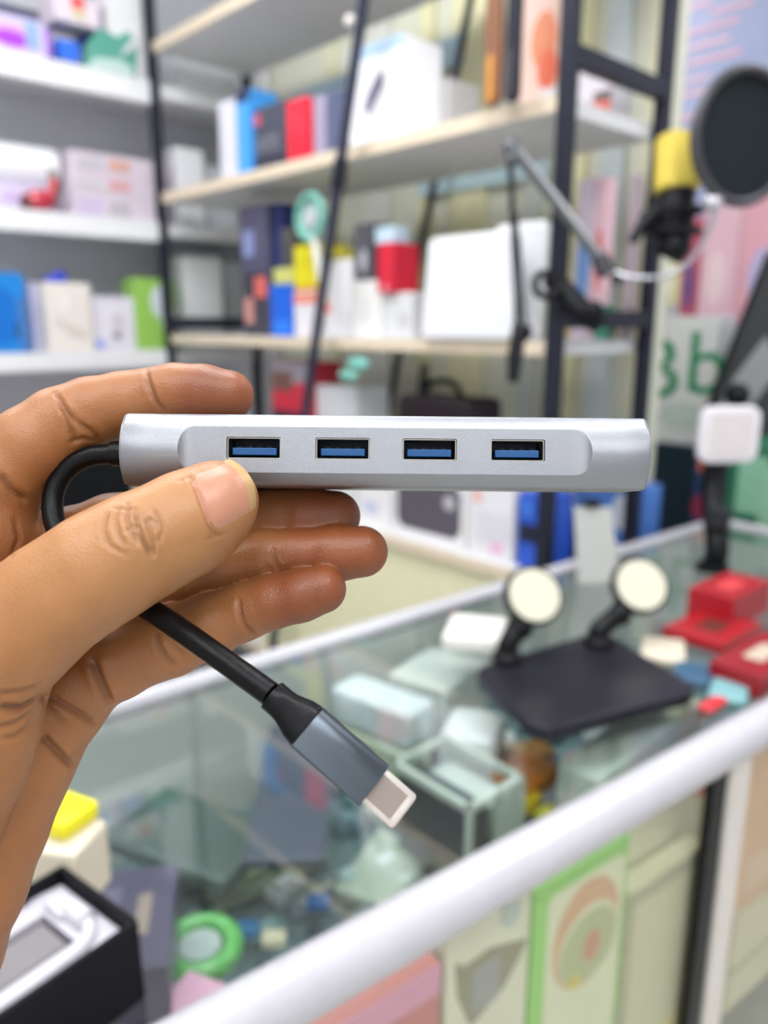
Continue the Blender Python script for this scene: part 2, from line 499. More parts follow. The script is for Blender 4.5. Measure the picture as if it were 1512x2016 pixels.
def surface_net(F):
    ins = F < 0
    n = F.shape
    c = [ins[i:n[0] - 1 + i, j:n[1] - 1 + j, k:n[2] - 1 + k] for i in (0, 1) for j in (0, 1) for k in (0, 1)]
    tot = sum(a.astype(np.int8) for a in c)
    act = (tot > 0) & (tot < 8)
    idx = np.argwhere(act)
    ids = np.full(act.shape, -1, np.int32); ids[act] = np.arange(len(idx))
    acc = np.zeros((len(idx), 3)); cnt = np.zeros(len(idx))
    cor = [(i, j, k) for i in (0, 1) for j in (0, 1) for k in (0, 1)]
    val = {q: F[idx[:, 0] + q[0], idx[:, 1] + q[1], idx[:, 2] + q[2]] for q in cor}
    for q in cor:
        for ax_ in range(3):
            if q[ax_] == 0:
                r = list(q); r[ax_] = 1; r = tuple(r)
                a, b = val[q], val[r]
                m = (a < 0) != (b < 0)
                t = np.where(m, a / np.where(m, a - b, 1), 0)
                p = np.zeros((len(idx), 3)) + q
                p[:, ax_] += t
                acc[m] += p[m]; cnt[m] += 1
    V = idx + acc / cnt[:, None]
    quads = []
    for ax_ in range(3):
        s0 = [slice(1, n[i] - 1) for i in range(3)]; s0[ax_] = slice(0, n[ax_] - 1)
        s1 = list(s0); s1[ax_] = slice(1, n[ax_])
        A_, B_ = ins[tuple(s0)], ins[tuple(s1)]
        e = np.argwhere(A_ != B_)
        off = np.array([1, 1, 1]); off[ax_] = 0
        flip = A_[tuple(e.T)]
        e = e + off
        u_, v_ = (ax_ + 1) % 3, (ax_ + 2) % 3
        def cell(du, dv):
            g = e.copy(); g[:, u_] -= du; g[:, v_] -= dv
            return ids[tuple(g.T)]
        q = np.stack([cell(0, 0), cell(1, 0), cell(1, 1), cell(0, 1)], 1)
        q[~flip] = q[~flip][:, ::-1]
        quads.append(q)
    return V, np.concatenate(quads)

V, Q = surface_net(Fd)
Vc = V * H + np.array([X0, Y0, Z0])
# relax lightly
ed = np.concatenate([Q[:, [0, 1]], Q[:, [1, 2]], Q[:, [2, 3]], Q[:, [3, 0]]])
def relax(Vv, it):
    for _ in range(it):
        s = np.zeros_like(Vv); c = np.bincount(ed[:, 0], minlength=len(Vv)) + np.bincount(ed[:, 1], minlength=len(Vv))
        for a in range(3):
            s[:, a] = np.bincount(ed[:, 0], Vv[ed[:, 1], a], len(Vv)) + np.bincount(ed[:, 1], Vv[ed[:, 0], a], len(Vv))
        Vv = Vv * 0.4 + 0.6 * s / np.maximum(c, 1)[:, None]
    return Vv
Vc = relax(Vc, 3)
def vnormals(Vv):
    n_ = np.cross(Vv[Q[:, 2]] - Vv[Q[:, 0]], Vv[Q[:, 3]] - Vv[Q[:, 1]])
    N = np.zeros_like(Vv)
    for a in range(3):
        for q in range(4):
            N[:, a] += np.bincount(Q[:, q], n_[:, a], len(Vv))
    return N / (np.linalg.norm(N, axis=1)[:, None] + 1e-12)
N = vnormals(Vc)
tree = BVHTree.FromPolygons([tuple(p) for p in Vc], [tuple(int(i) for i in q) for q in Q])
def hit(px, py):
    d = Vector(((px - 756) / FPX, (1008 - py) / FPX, 1.0)).normalized()
    r = tree.ray_cast(Vector((0, 0, 0.1)) if False else Vector((0, 0, 0)), d)
    return r[0], r[1]
# creases of the skin: polylines lying on the surface
CREASE = [
    ([(288, 722), (292, 750), (303, 780), (318, 808)], .55, .75), ([(283, 730), (287, 756), (296, 785)], .4, .3),
    ([(108, 772), (125, 800), (140, 835), (150, 870)], .6, .6), ([(118, 800), (150, 830), (180, 850), (200, 868)], .7, .5),
    ([(0, 935), (25, 965), (50, 985)], .8, .8), ([(140, 870), (165, 862), (190, 868)], .6, .4), ([(20, 1100), (38, 1060), (30, 1020)], .7, .4),
    ([(470, 1180), (474, 1210), (484, 1232), (500, 1250)], .6, .7), ([(482, 1182), (488, 1212), (500, 1234)], .4, .35),
    ([(307, 1240), (312, 1270), (325, 1295), (345, 1310)], .7, .6), ([(322, 1245), (345, 1275), (365, 1290)], .6, .4),
    ([(538, 1080), (541, 1100), (548, 1120)], .5, .5), ([(550, 1082), (553, 1105)], .4, .3),
    ([(80, 1372), (110, 1378), (150, 1400), (190, 1425)], .8, .8), ([(85, 1385), (105, 1402), (130, 1425)], .8, .5),
    ([(84, 1450), (95, 1462), (120, 1487), (145, 1508)], .9, 1.1),
    ([(180, 1296), (192, 1330), (205, 1362), (216, 1382)], 1.0, 1.3),
    ([(0, 1392), (40, 1394), (75, 1372)], 1.0, .9), ([(0, 1365), (35, 1362), (75, 1350)], .8, .5), ([(0, 1432), (30, 1422), (62, 1400)], .8, .5), ([(0, 1455), (28, 1450), (58, 1430)], .7, .4),
    # wrinkles over the thumb joint
    ([(212, 1012), (205, 1030), (203, 1046), (212, 1062)], .45, 0.45), ([(235, 1000), (228, 1022), (232, 1050), (245, 1075)], .45, 0.51),
    ([(252, 992), (250, 1016), (258, 1044), (272, 1070)], .5, 0.62), ([(268, 1010), (272, 1040), (284, 1068), (300, 1096)], .5, 0.79),
    ([(282, 1012), (292, 1040), (303, 1068), (304, 1090)], .4, 0.56), ([(300, 1000), (312, 1022), (318, 1045), (314, 1066)], .4, 0.45),
    ([(225, 1000), (250, 1004), (272, 1002)], .4, 0.34), ([(240, 1050), (258, 1040), (270, 1036)], .4, 0.34),
    ([(200, 1060), (222, 1078), (250, 1092)], .45, 0.34), ([(286, 1030), (296, 1022), (306, 1030), (304, 1044)], .4, 0.40),
    ([(372, 935), (384, 958), (400, 1000), (418, 1046), (432, 1058)], .45, .5), ([(352, 948), (362, 944), (374, 938)], .4, .3), ([(405, 1062), (425, 1056), (445, 1050)], .4, .3),
]
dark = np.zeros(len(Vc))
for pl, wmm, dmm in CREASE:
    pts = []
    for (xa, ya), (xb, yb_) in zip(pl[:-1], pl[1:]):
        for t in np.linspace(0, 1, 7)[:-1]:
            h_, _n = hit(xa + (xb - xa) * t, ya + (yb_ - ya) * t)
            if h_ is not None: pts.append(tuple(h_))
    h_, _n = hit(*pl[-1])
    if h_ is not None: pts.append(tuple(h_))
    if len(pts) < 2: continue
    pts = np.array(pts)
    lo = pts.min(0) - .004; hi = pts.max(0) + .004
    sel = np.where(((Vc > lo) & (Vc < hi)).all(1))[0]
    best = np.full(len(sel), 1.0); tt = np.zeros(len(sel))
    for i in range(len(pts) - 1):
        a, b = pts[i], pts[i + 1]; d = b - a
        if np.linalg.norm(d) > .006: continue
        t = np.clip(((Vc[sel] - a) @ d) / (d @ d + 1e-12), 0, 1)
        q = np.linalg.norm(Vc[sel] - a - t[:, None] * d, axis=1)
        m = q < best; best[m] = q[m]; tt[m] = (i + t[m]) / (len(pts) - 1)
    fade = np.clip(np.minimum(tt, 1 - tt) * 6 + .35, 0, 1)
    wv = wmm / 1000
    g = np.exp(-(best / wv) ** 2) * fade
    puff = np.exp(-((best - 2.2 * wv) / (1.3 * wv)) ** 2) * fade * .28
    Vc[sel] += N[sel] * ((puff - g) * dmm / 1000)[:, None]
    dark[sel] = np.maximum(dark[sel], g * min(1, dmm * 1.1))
N = vnormals(Vc)
# skin tone: finger pads redder and darkened with painted hub and thumb shade, paler on the palm, tan on the thumb's back
def near(px, py, d, r):
    c_ = HP(px, py, d, 0)[:3]
    return np.exp(-(np.linalg.norm(Vc - c_, axis=1) / r) ** 2)
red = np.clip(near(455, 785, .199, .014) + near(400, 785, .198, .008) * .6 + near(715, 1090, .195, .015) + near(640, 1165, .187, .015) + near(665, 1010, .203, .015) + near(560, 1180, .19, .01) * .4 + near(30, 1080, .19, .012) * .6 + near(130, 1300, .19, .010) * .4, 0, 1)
tan = np.clip(near(150, 1120, .162, .035) * .8 + near(330, 1050, .165, .02) * .5 + near(265, 1050, .163, .008) * .4, 0, 1)
pale = np.clip(near(60, 1450, .185, .02) * .5 + near(0, 1300, .16, .02) * .2, 0, 1)
base_l = np.array(lin((156, 100, 56))[:3]); red_shade_l = np.array(lin((132, 72, 38))[:3]); tan_l = np.array(lin((170, 120, 74))[:3]); pale_l = np.array(lin((172, 116, 64))[:3]); dk_l = np.array(lin((84, 44, 24))[:3])
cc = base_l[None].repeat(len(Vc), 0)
for wgt, col_ in ((tan, tan_l), (pale, pale_l), (red, red_shade_l), (dark * .5, dk_l)):
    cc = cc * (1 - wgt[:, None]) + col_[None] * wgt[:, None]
camR = np.array([[1, 0, 0], [0, SP, CP], [0, CP, -SP]])          # rows give world x, y, z from (x, up, depth)
Wv = Vc @ camR.T + np.array(CAM)
org = Wv.mean(0)
me = bpy.data.meshes.new('hand')
me.vertices.add(len(Wv)); me.vertices.foreach_set('co', (Wv - org).astype(np.float32).ravel())
me.loops.add(len(Q) * 4); me.loops.foreach_set('vertex_index', Q.astype(np.int32).ravel())
me.polygons.add(len(Q)); me.polygons.foreach_set('loop_start', np.arange(0, len(Q) * 4, 4, dtype=np.int32))
me.polygons.foreach_set('use_smooth', np.ones(len(Q), bool))
me.update(calc_edges=True); me.validate()
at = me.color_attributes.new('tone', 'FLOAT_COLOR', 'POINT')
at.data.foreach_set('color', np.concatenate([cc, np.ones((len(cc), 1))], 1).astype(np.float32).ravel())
skin = bpy.data.materials.new('skin'); skin.use_nodes = True
nt = skin.node_tree; bs = nt.nodes['Principled BSDF']
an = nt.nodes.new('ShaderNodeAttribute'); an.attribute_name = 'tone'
tc = nt.nodes.new('ShaderNodeTexCoord')
nA = nt.nodes.new('ShaderNodeTexNoise'); nA.inputs['Scale'].default_value = 120; nA.inputs['Detail'].default_value = 5
nt.links.new(tc.outputs['Object'], nA.inputs['Vector'])
hs = nt.nodes.new('ShaderNodeHueSaturation')
mr = nt.nodes.new('ShaderNodeMapRange'); mr.inputs[3].default_value = .82; mr.inputs[4].default_value = 1.15
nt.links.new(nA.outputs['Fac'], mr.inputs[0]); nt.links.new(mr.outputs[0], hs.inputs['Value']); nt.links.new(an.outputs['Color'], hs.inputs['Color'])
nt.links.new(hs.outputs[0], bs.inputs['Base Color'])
bs.inputs['Roughness'].default_value = .42
bs.inputs['Subsurface Weight'].default_value = .12
bs.inputs['Subsurface Radius'].default_value = (1.0, .35, .2); bs.inputs['Subsurface Scale'].default_value = .003
vo = nt.nodes.new('ShaderNodeTexVoronoi'); vo.inputs['Scale'].default_value = 1900
nt.links.new(tc.outputs['Object'], vo.inputs['Vector'])
nB = nt.nodes.new('ShaderNodeTexNoise'); nB.inputs['Scale'].default_value = 500; nB.inputs['Detail'].default_value = 4
nt.links.new(tc.outputs['Object'], nB.inputs['Vector'])
ad = nt.nodes.new('ShaderNodeMath'); ad.operation = 'ADD'
nt.links.new(vo.outputs['Distance'], ad.inputs[0]); nt.links.new(nB.outputs['Fac'], ad.inputs[1])
bp = nt.nodes.new('ShaderNodeBump'); bp.inputs['Strength'].default_value = .28; bp.inputs['Distance'].default_value = .00025
nt.links.new(ad.outputs[0], bp.inputs['Height']); nt.links.new(bp.outputs[0], bs.inputs['Normal'])
me.materials.append(skin)
hand = bpy.data.objects.new('hand', me); COL.objects.link(hand); hand.location = Vector(org)
tag(hand, "brown-skinned person's left hand holding the silver hub, palm to the viewer, thumb in front", 'hand')
# thumb nail: a curved plate lying on the thumb's back
tree = BVHTree.FromPolygons([tuple(p) for p in Vc], [tuple(int(i) for i in q) for q in Q])
nu_, nv_ = 22, 18
bl0, bl1 = (375, 937), (424, 1050)
tp0, tp1 = (452, 903), (503, 1008)
gridp = []
for i in range(nu_ + 1):
    s_ = i / nu_
    for j in range(nv_ + 1):
        t = j / nv_
        e_ = 4 * t * (1 - t)
        ax0 = bl0[0] + (bl1[0] - bl0[0]) * t - 9 * e_; ay0 = bl0[1] + (bl1[1] - bl0[1]) * t + 4 * e_
        bx0 = tp0[0] + (tp1[0] - tp0[0]) * t + 18 * e_; by0 = tp0[1] + (tp1[1] - tp0[1]) * t - 12 * e_
        gridp.append((ax0 + (bx0 - ax0) * s_, ay0 + (by0 - ay0) * s_, s_, t))
hz_ = []
for gxp, gyp, s_, t in gridp:
    h_, n_ = hit(gxp, gyp)
    d_ = h_.z if (h_ is not None and h_.z < .182) else None
    hz_.append(d_)
# smooth, slightly domed depth: least-squares quadratic over the hits
Am, bv = [], []
for (gxp, gyp, s_, t), d_ in zip(gridp, hz_):
    if d_ is not None:
        Am.append([1, s_, t, s_ * s_, t * t, s_ * t]); bv.append(d_)
co = np.linalg.lstsq(np.array(Am), np.array(bv), rcond=None)[0]
top = []
for (gxp, gyp, s_, t), d_ in zip(gridp, hz_):
    q = float(np.dot(co, [1, s_, t, s_ * s_, t * t, s_ * t]))
    ed_ = min(1, min(t, 1 - t) * 7) * min(1, s_ * 6)
    d2 = (d_ if d_ is not None else q)
    dd_ = d2 * (1 - ed_) + min(q, d2) * ed_ - 0.00035 * ed_ + 0.00015 * (1 - ed_)
    if s_ > .85: dd_ = min(dd_, q - .0002)
    top.append(P(gxp, gyp, dd_))
ncol = nv_ + 1
vs = list(top) + [p + (p - CAM).normalized() * 0.0006 for p in top]
fs = []; K = len(top)
for i in range(nu_):
    for j in range(nv_):
        a = i * ncol + j
        fs.append((a, a + 1, a + ncol + 1, a + ncol)); fs.append((K + a, K + a + ncol, K + a + ncol + 1, K + a + 1))
bd = [j for j in range(ncol)] + [i * ncol + nv_ for i in range(1, nu_ + 1)] + [nu_ * ncol + j for j in range(nv_ - 1, -1, -1)] + [i * ncol for i in range(nu_ - 1, 0, -1)]
for a, b in zip(bd, bd[1:] + bd[:1]):
    fs.append((a, b, K + b, K + a))
nb = MB().add(vs, fs)
nb.mi = [0] * len(nb.f)
nailm = mat((192, 134, 106), 0.38, var=0.04)
nail = nb.build('thumb_nail', [nailm, mat((188, 152, 100), 0.38)], origin=top[ncol * 11 + 9])
for p in nail.data.polygons:
    pass
# free edge of the nail, paler and yellower
inv = (top[ncol * nu_ + 9] - top[9])
ln = inv.length; inv.normalize()
for p in nail.data.polygons:
    if p.index < 2 * nu_ * nv_ and (p.index // 2) // nv_ >= nu_ - 3: p.material_index = 1
nail.parent = hand
nail.location = nail.location - hand.location
tag(nail, 'pale pink thumb nail with a yellowish free edge')

# ================================================================== generic goods
PLACED = []
def settle(F, xa, xb, y0, dep, z0, z1):
    # keeps neighbours on a shelf from cutting into each other
    fid = 'M' if F is FM else 'L' if F is FL else 'F'
    if fid == 'M' and y0 < .34:
        if xa < 1.48: xb = min(xb, 1.482)
        dep = min(dep, .318 - y0)
    for _ in range(4):
        for f, a, b, c, d, e, g in PLACED:
            if f != fid or z1 <= e + .001 or z0 >= g - .001: continue
            ox = min(xb, b) - max(xa, a); oy = min(y0 + dep, d) - max(y0, c)
            if ox <= .001 or oy <= .001: continue
            if ox < .45 * (xb - xa):
                if (a + b) / 2 < (xa + xb) / 2: xa = b + .0012
                else: xb = a - .0012
            elif c > y0 + .012: dep = c - y0 - .001
            else: y0 = d + .001
    PLACED.append((fid, xa, xb, y0, y0 + dep, z0, z1))
    return xa, xb, y0, dep
def pbox(F, pxs, ytop, zs, y0, dep, name, label, cat, col, deco=(), group=None, rough=0.4, r=0.003, corner=0.0, ym=None, zt=None, coat=0.0, mt=None):
    """a carton, pack or case standing at height zs on the vertical plane y0 of frame F"""
    ymid = ym if ym is not None else ytop + 30
    xa = sx(F, pxs[0], ymid, y0)[0]; xb = sx(F, pxs[1], ymid, y0)[0]
    z1 = zt if zt is not None else zat(F, (pxs[0] + pxs[1]) / 2, ytop, y0)
    xa, xb, y0, dep = settle(F, xa, xb, y0, dep, zs, z1)
    wd = xb - xa; ht = z1 - zs
    M = F @ Matrix.Translation(Vector(((xa + xb) / 2, y0, zs)))
    mats = [mt or mat(col, rough, coat=coat)]
    b = MB()
    if corner:
        b.prism(rrect(-wd / 2, wd / 2, 0, ht, min(corner, wd * .45, ht * .45)), 0, dep)
    else:
        b.box(-wd / 2, wd / 2, 0, dep, 0, ht)
    for i, d in enumerate(deco):
        u0, u1, v0, v1, c = d[:5]
        shp = d[5] if len(d) > 5 else 'r'
        mats.append(mat(c, rough, coat=coat))
        e = 0.0012 + 0.0004 * i
        X0_, X1_, Z0_, Z1_ = -wd / 2 + u0 * wd, -wd / 2 + u1 * wd, v0 * ht, v1 * ht
        if shp == 'r': poly = rrect(X0_, X1_, Z0_, Z1_, min(abs(X1_ - X0_), abs(Z1_ - Z0_)) * .08, 3)
        elif shp == 'e': poly = ell((X0_ + X1_) / 2, (Z0_ + Z1_) / 2, (X1_ - X0_) / 2, (Z1_ - Z0_) / 2)
        else: poly = [(-wd / 2 + a * wd, q * ht) for a, q in shp]
        b.prism(poly, -e, 0.0005, i + 1)
    o = b.build(name, mats, Mw=M, bevel=min(r, dep * .3))
    return tag(o, label, cat, group)

# ================================================================== LEFT SHELVING (white boards)
ls = thing('wall_shelving', 'white wall shelving with thick lipped boards along the left wall', 'shelving', M=FL)
def part(name, par, b, m, **kw):
    o = b.build(name, m, par, **kw); return o
for z0_, z1_ in ((2.105, 2.167), (1.707, 1.765), (1.318, 1.370), (0.918, 0.972), (0.50, 0.55)):
    b = MB().box(-2.6, 0.44, 0.012, 0.355, z1_ - .022, z1_).box(-2.6, -0.01, 0.0, 0.03, z0_, z1_)
    b.box(-0.01, 0.44, 0.0, 0.03, z1_ - .04, z1_)
    part('shelf', ls, b, mat((246, 246, 248), 0.4), bevel=.004)
part('upright', ls, MB().box(-.125, -.015, 0.02, 0.09, 2.167, 2.6), WHITE, bevel=.004)
part('upright', ls, MB().box(-2.6, -2.56, 0.0, 0.355, 0, 2.6), WHITE, bevel=.004)
part('upright', ls, MB().box(0.42, 0.45, 0.03, 0.355, 0, 2.6), WHITE, bevel=.004)
part('top_board', ls, MB().box(-2.6, -.40, 0.06, 0.355, 2.415, 2.455), WHITE, bevel=.004)
part('back_panel', ls, MB().box(-2.6, 0.44, 0.35, 0.358, 0.5, 2.6), mat((238, 239, 246), 0.6))
SA, SB_, SCc, SD = 2.1675, 1.7655, 1.3705, 0.9725
pbox(FL, (-60, 96), 8, SA, .16, .10, 'storage_case', 'dark grey-blue case at the far left of the top white shelf, behind the violet one', 'case', (70, 78, 108), corner=.03)
pbox(FL, (-40, 101), 30, SA, .008, .09, 'carrying_case', 'lilac carrying case with a violet window on the top white shelf', 'case', (214, 202, 238),
     deco=[(.1, .80, .12, .74, (226, 170, 240), 'e'), (.16, .66, .16, .58, (176, 60, 226), 'e'), (.62, .80, .20, .92, (150, 182, 232)), (.90, .98, .08, .82, (160, 100, 214))], corner=.05)
pbox(FL, (116, 158), 80, SA, .008, .055, 'product_carton', 'bright blue carton under a white one on the top white shelf', 'box', (38, 112, 236), deco=[(0, 1, 0, .16, (60, 60, 110))])
pbox(FL, (160, 214), 76, SA, .095, .05, 'product_carton', 'small grey-blue carton behind the yellow-green jar, top white shelf', 'box', (110, 120, 150), deco=[(0, .3, .8, 1, (50, 80, 200))])
_z = max(zat(FL, 137, 80, .008), zat(FL, 187, 76, .095))
pbox(FL, (108, 204), -6, 2.2885 if False else _z + .0015, .02, .12, 'product_carton', 'white and pink carton with a red mark lying across two cartons, top shelf', 'box', (238, 224, 236),
     deco=[(.34, .60, .55, 1, (246, 92, 96)), (.34, .60, .18, .55, (226, 214, 176)), (.9, 1, .05, .85, (150, 144, 160))])
b = MB().ball((0, 0, .022), .022).tube([(0, 0, .036), (0, 0, .05)], .012)
tag(b.build('jar', mat((202, 206, 130), .3), Mw=FL @ Matrix.Translation(Vector((sx(FL, 166, 120, .02)[0], .032, SA)) if False else Vector((sx(FL, 166, 120, .02)[0], .069, SA)))), 'small yellow-green round jar beside the bright blue carton', 'jar')
b = MB().prism([(-.075, 0), (.065, 0), (.075, .10), (.05, .13), (.02, .105), (-.025, .12), (-.06, .07)], 0, .033).prism([(-.07, .002), (.05, .002), (.06, .03), (.02, .045), (-.05, .035)], -.004, .001, 1)
b.prism([(.02, .05), (.07, .09), (.07, .115), (.05, .10)], -.004, .001, 2)
tag(b.build('gift_bag', [mat((90, 168, 150), .4), mat((200, 226, 220), .4), mat((220, 225, 226), .4)], Mw=FL @ Matrix.Translation(Vector((sx(FL, 222, 120, .01)[0], .012, SA))) @ Matrix.Diagonal(Vector((1.12, 1, 1.0, 1))), bevel=.006), 'teal and pale green pouch on the top white shelf beside the white upright', 'pouch')
# second board
t = thing('paper_roll', 'thick white roll lying on boxes on the second white shelf', 'roll', M=FL @ Matrix.Translation(Vector((0, 0, 0))))
xr = sx(FL, 112, 340, .12)[0]
zr0 = 1.7655 + .075
MB().tube([(xr - .55, .15, zr0 + .062), (xr - .004, .15, zr0 + .062), (xr, .15, zr0 + .062)], [.062, .062, .058], n=40).build('roll_body', mat((248, 248, 250), .5), t)
MB().tube([(xr - .02, .15, zr0 + .062), (xr + .004, .15, zr0 + .062)], .018, n=24).build('core', mat((226, 224, 222), .6), t)
for i, (a, b_) in enumerate(((-70, -10), (-8, 52), (54, 108))):
    pbox(FL, (a, b_), 372, SB_, .06, .16, 'flat_carton', ('lavender carton under the white roll, cut by the left edge', 'lavender carton under the white roll, behind the red bottle\'s left end', 'lavender carton under the right end of the white roll')[i], 'box', (222, 212, 238), deco=[(.2, .8, .3, .7, (206, 186, 226))], zt=zr0, ym=400)
t = thing('perfume_bottle', 'round red bottle with a grey stopper on the second white shelf', 'bottle', M=FL @ Matrix.Translation(Vector((sx(FL, 84, 400, .02)[0], .03, SB_))) @ Matrix.Rotation(math.radians(-12), 4, 'Y'))
MB().ball((0, 0, .032), .033, sc=(1.55, .8, .92)).build('bottle_body', mat((196, 52, 70), .25, coat=.5), t)
MB().ball((-.035, -.004, .032), .022, sc=(.9, .85, 1)).build('dark_end', mat((96, 30, 44), .3), t)
MB().tube([(.038, 0, .045), (.055, 0, .065), (.06, 0, .085)], [.012, .012, .014]).build('neck', mat((214, 80, 84), .3), t)
MB().tube([(.06, 0, .083), (.064, 0, .11)], .013).build('stopper', mat((140, 146, 140), .4), t)
lay = [(SB_, 386, 'bottom'), (None, 346, 'middle'), (None, 308, 'top')]
zb = SB_
for i, (_, yt, nm_) in enumerate(lay):
    z1 = zat(FL, 240, yt, .05)
    pbox(FL, (142, 334), yt, zb, .05, .2, 'flat_carton', 'pale pink flat carton, %s of the stack of three on the second white shelf' % nm_, 'box', (228, 214, 226),
         deco=[(.36, .58, .2, .75, ((196, 190, 196), (226, 170, 176), (224, 170, 150))[i]), (.05, .3, .15, .8, ((214, 196, 226), (214, 206, 212), (206, 200, 208))[i])], group='flat pink cartons on the second white shelf', zt=z1 - .001)
    zb = z1
# third board
pbox(FL, (-50, 47), 536, SCc, .03, .10, 'product_box', 'bright blue box with a round darker print, third white shelf, at the left edge', 'box', (24, 140, 226), deco=[(.1, .86, .12, .82, (0, 118, 214), 'e'), (.72, .86, .18, .40, (34, 62, 100), 'e'), (.8, 1, .04, .7, (70, 130, 200))], corner=.01)
pbox(FL, (58, 74), 556, SCc, .08, .12, 'slim_box', 'slim lavender box between the bright blue and the cream boxes', 'box', (206, 206, 236))
pbox(FL, (76, 178), 556, SCc, .03, .10, 'product_box', 'cream box with a faint printed band on the third white shelf', 'box', (244, 236, 228), deco=[(.15, .85, .18, .42, (224, 214, 204), [(.15, .45), (.2, .5), (.85, .3), (.85, .2), (.6, .2)]), (.3, .55, .6, .8, (250, 246, 236), 'e')], corner=.008)
zc_ = zat(FL, 128, 556, .03)
tag(MB().prism([(-.03, 0), (.03, 0), (.03, .028), (.012, .034), (-.01, .02), (-.03, .012)], 0, .05).build('cap', mat((60, 76, 214), .35), Mw=FL @ Matrix.Translation(Vector((sx(FL, 112, 548, .05)[0], .05, zc_ + .001))), bevel=.005), 'royal blue clip lying on top of the cream box', 'clip')
pbox(FL, (182, 264), 584, SCc, .04, .11, 'product_box', 'white box with a small grey picture on the third white shelf', 'box', (232, 228, 240), deco=[(.2, .85, .15, .85, (240, 236, 244)), (.42, .74, .3, .72, (222, 214, 222), 'e'), (.42, .66, .22, .34, (110, 110, 118), 'e'), (.02, .22, .06, .22, (150, 170, 240))])
pbox(FL, (262, 344), 548, SCc, .03, .09, 'product_box', 'lime green box with a white lamp picture beside the black post', 'box', (158, 208, 96), deco=[(.38, .84, .45, .9, (224, 232, 238), 'e'), (.5, .98, .04, .55, (216, 226, 226), [(.9, .04), (1, .04), (1, .6), (.6, .6), (.62, .3)])])
# fourth board and the gap behind the post
pbox(FL, (90, 262), 866, 0.0, -.32, .28, 'equipment_case', 'tall matt black case standing before the white shelves, behind the cable loop', 'case', (14, 18, 24), r=.006, ym=940)
pbox(FL, (-160, 84), 850, SD, .03, .2, 'carton', 'white carton on the low white shelf behind the index finger', 'box', (240, 240, 244), ym=940)
for i, (a, b_, yt, zz, y_, l) in enumerate(((352, 470, 122, SA, .03, 'white carton on the top board behind the black post'), (348, 404, 292, SB_, .04, 'small white carton behind the black post, second board'), (408, 470, 330, SB_, .08, 'grey-white carton on the second board, right of a small white one'), (362, 440, 505, SCc, .05, 'tall white carton on the third board behind the black post'), (442, 486, 515, SCc, .1, 'slim pale grey carton on the third board by the rack'))):
    pbox(FL, (a, b_), yt, zz, y_, .14, 'carton', l, 'box', ((244, 244, 248), (240, 240, 244), (214, 216, 222), (232, 234, 234), (200, 204, 206))[i], ym=yt + 60, r=.01)

# ================================================================== THE BLACK RACK
rk = thing('shelving_rack', 'black-framed rack with grey-white boards and wood edges', 'rack', M=FM)
blackm = mat((44, 46, 58), .42, .3)
XR = 1.50
for nm_, x, y in (('post', 0, 0), ('post', 0, .335), ('post', XR, 0), ('post', XR, .335)):
    part(nm_, rk, MB().box(x - .014, x + .014, y - .014, y + .014, 0, 2.80), blackm, bevel=.003)
for x, zz in ((XR, zat(FM, 1130, 103)), (XR, zat(FM, 1095, 628)), (XR, .62), (0, zat(FM, 358, 636)), (0, .62)):
    part('cross_bar', rk, MB().box(x - .012, x + .012, .014, .321, zz - .018, zz + .018), blackm, bevel=.003)
boardm = mat((232, 232, 232), .5)
edgem = mat((232, 214, 188), .5, var=.10)
for z0_, z1_ in ((2.245, 2.275), (1.822, 1.850), (1.394, 1.420), (0.925, 0.951), (0.45, 0.476)):
    s = part('board', rk, MB().box(.016, XR - .016, .002, .335, z0_, z1_), boardm)
    tag(part('edge_band', s, MB().box(.016, XR - .016, -.004, .002, z0_, z1_), edgem), 'pale wood edge band')
tag(part('skirt_panel', rk, MB().box(.45, XR - .02, .010, .016, .476, .925), mat((240, 236, 196), .6)), 'cream yellow panel below the lowest board')
T2 = 1.8505; T1 = 1.4205; T0 = .9515
# wall strips behind the rack
for i, (x, wd, c) in enumerate(((.30, .05, (236, 234, 200)), (.52, .10, (232, 232, 222)), (.72, .05, (240, 236, 190)), (.88, .13, (240, 236, 192)), (1.10, .05, (214, 220, 210)), (1.22, .06, (242, 238, 190)), (1.32, .06, (216, 226, 226)), (1.42, .05, (240, 236, 206)))):
    slab('trim_%d' % (i + 1), FM, x - wd / 2, x + wd / 2, .445, .458, .0, 2.8, mat(c, .6))
slab('trim_9', FM, .1, .86, .436, .444, zat(FM, 600, 222, .44), zat(FM, 600, 176, .44), mat((196, 224, 238), .5))
slab('trim_10', FM, .70, 1.15, .436, .444, zat(FM, 740, 402, .44), zat(FM, 740, 374, .44), mat((200, 226, 232), .5))
# goods on the rack, upper board
D_ = 'upper rack board'
pbox(FM, (432, 464), 196, T2, .03, .1, 'product_box', 'white box at the left end of the upper rack board', 'box', (232, 230, 240), ym=280)
pbox(FM, (466, 494), 176, T2, .02, .09, 'product_box', 'tall sky blue box on the upper rack board', 'box', (66, 162, 240), deco=[(0, 1, .86, 1, (40, 50, 90)), (.1, .5, 0, .85, (96, 178, 244))], ym=260)
pbox(FM, (495, 564), 206, T2, .03, .1, 'speaker_box', 'dark grey box with faint lettering beside the sky blue box', 'box', (74, 76, 90), deco=[(0, .22, .72, .92, (214, 90, 110), 'e'), (.08, .16, .3, .55, (120, 120, 130)), (.22, .30, .3, .55, (120, 120, 130)), (.36, .42, .3, .55, (120, 120, 130)), (.5, .58, .3, .55, (120, 120, 130)), (.64, .74, .3, .55, (120, 120, 130)), (0, 1, 0, .2, (44, 46, 66))], ym=280)
pbox(FM, (565, 603), 194, T2, .02, .08, 'product_box', 'upright red box on the upper rack board', 'box', (248, 24, 56), ym=260, coat=.3)
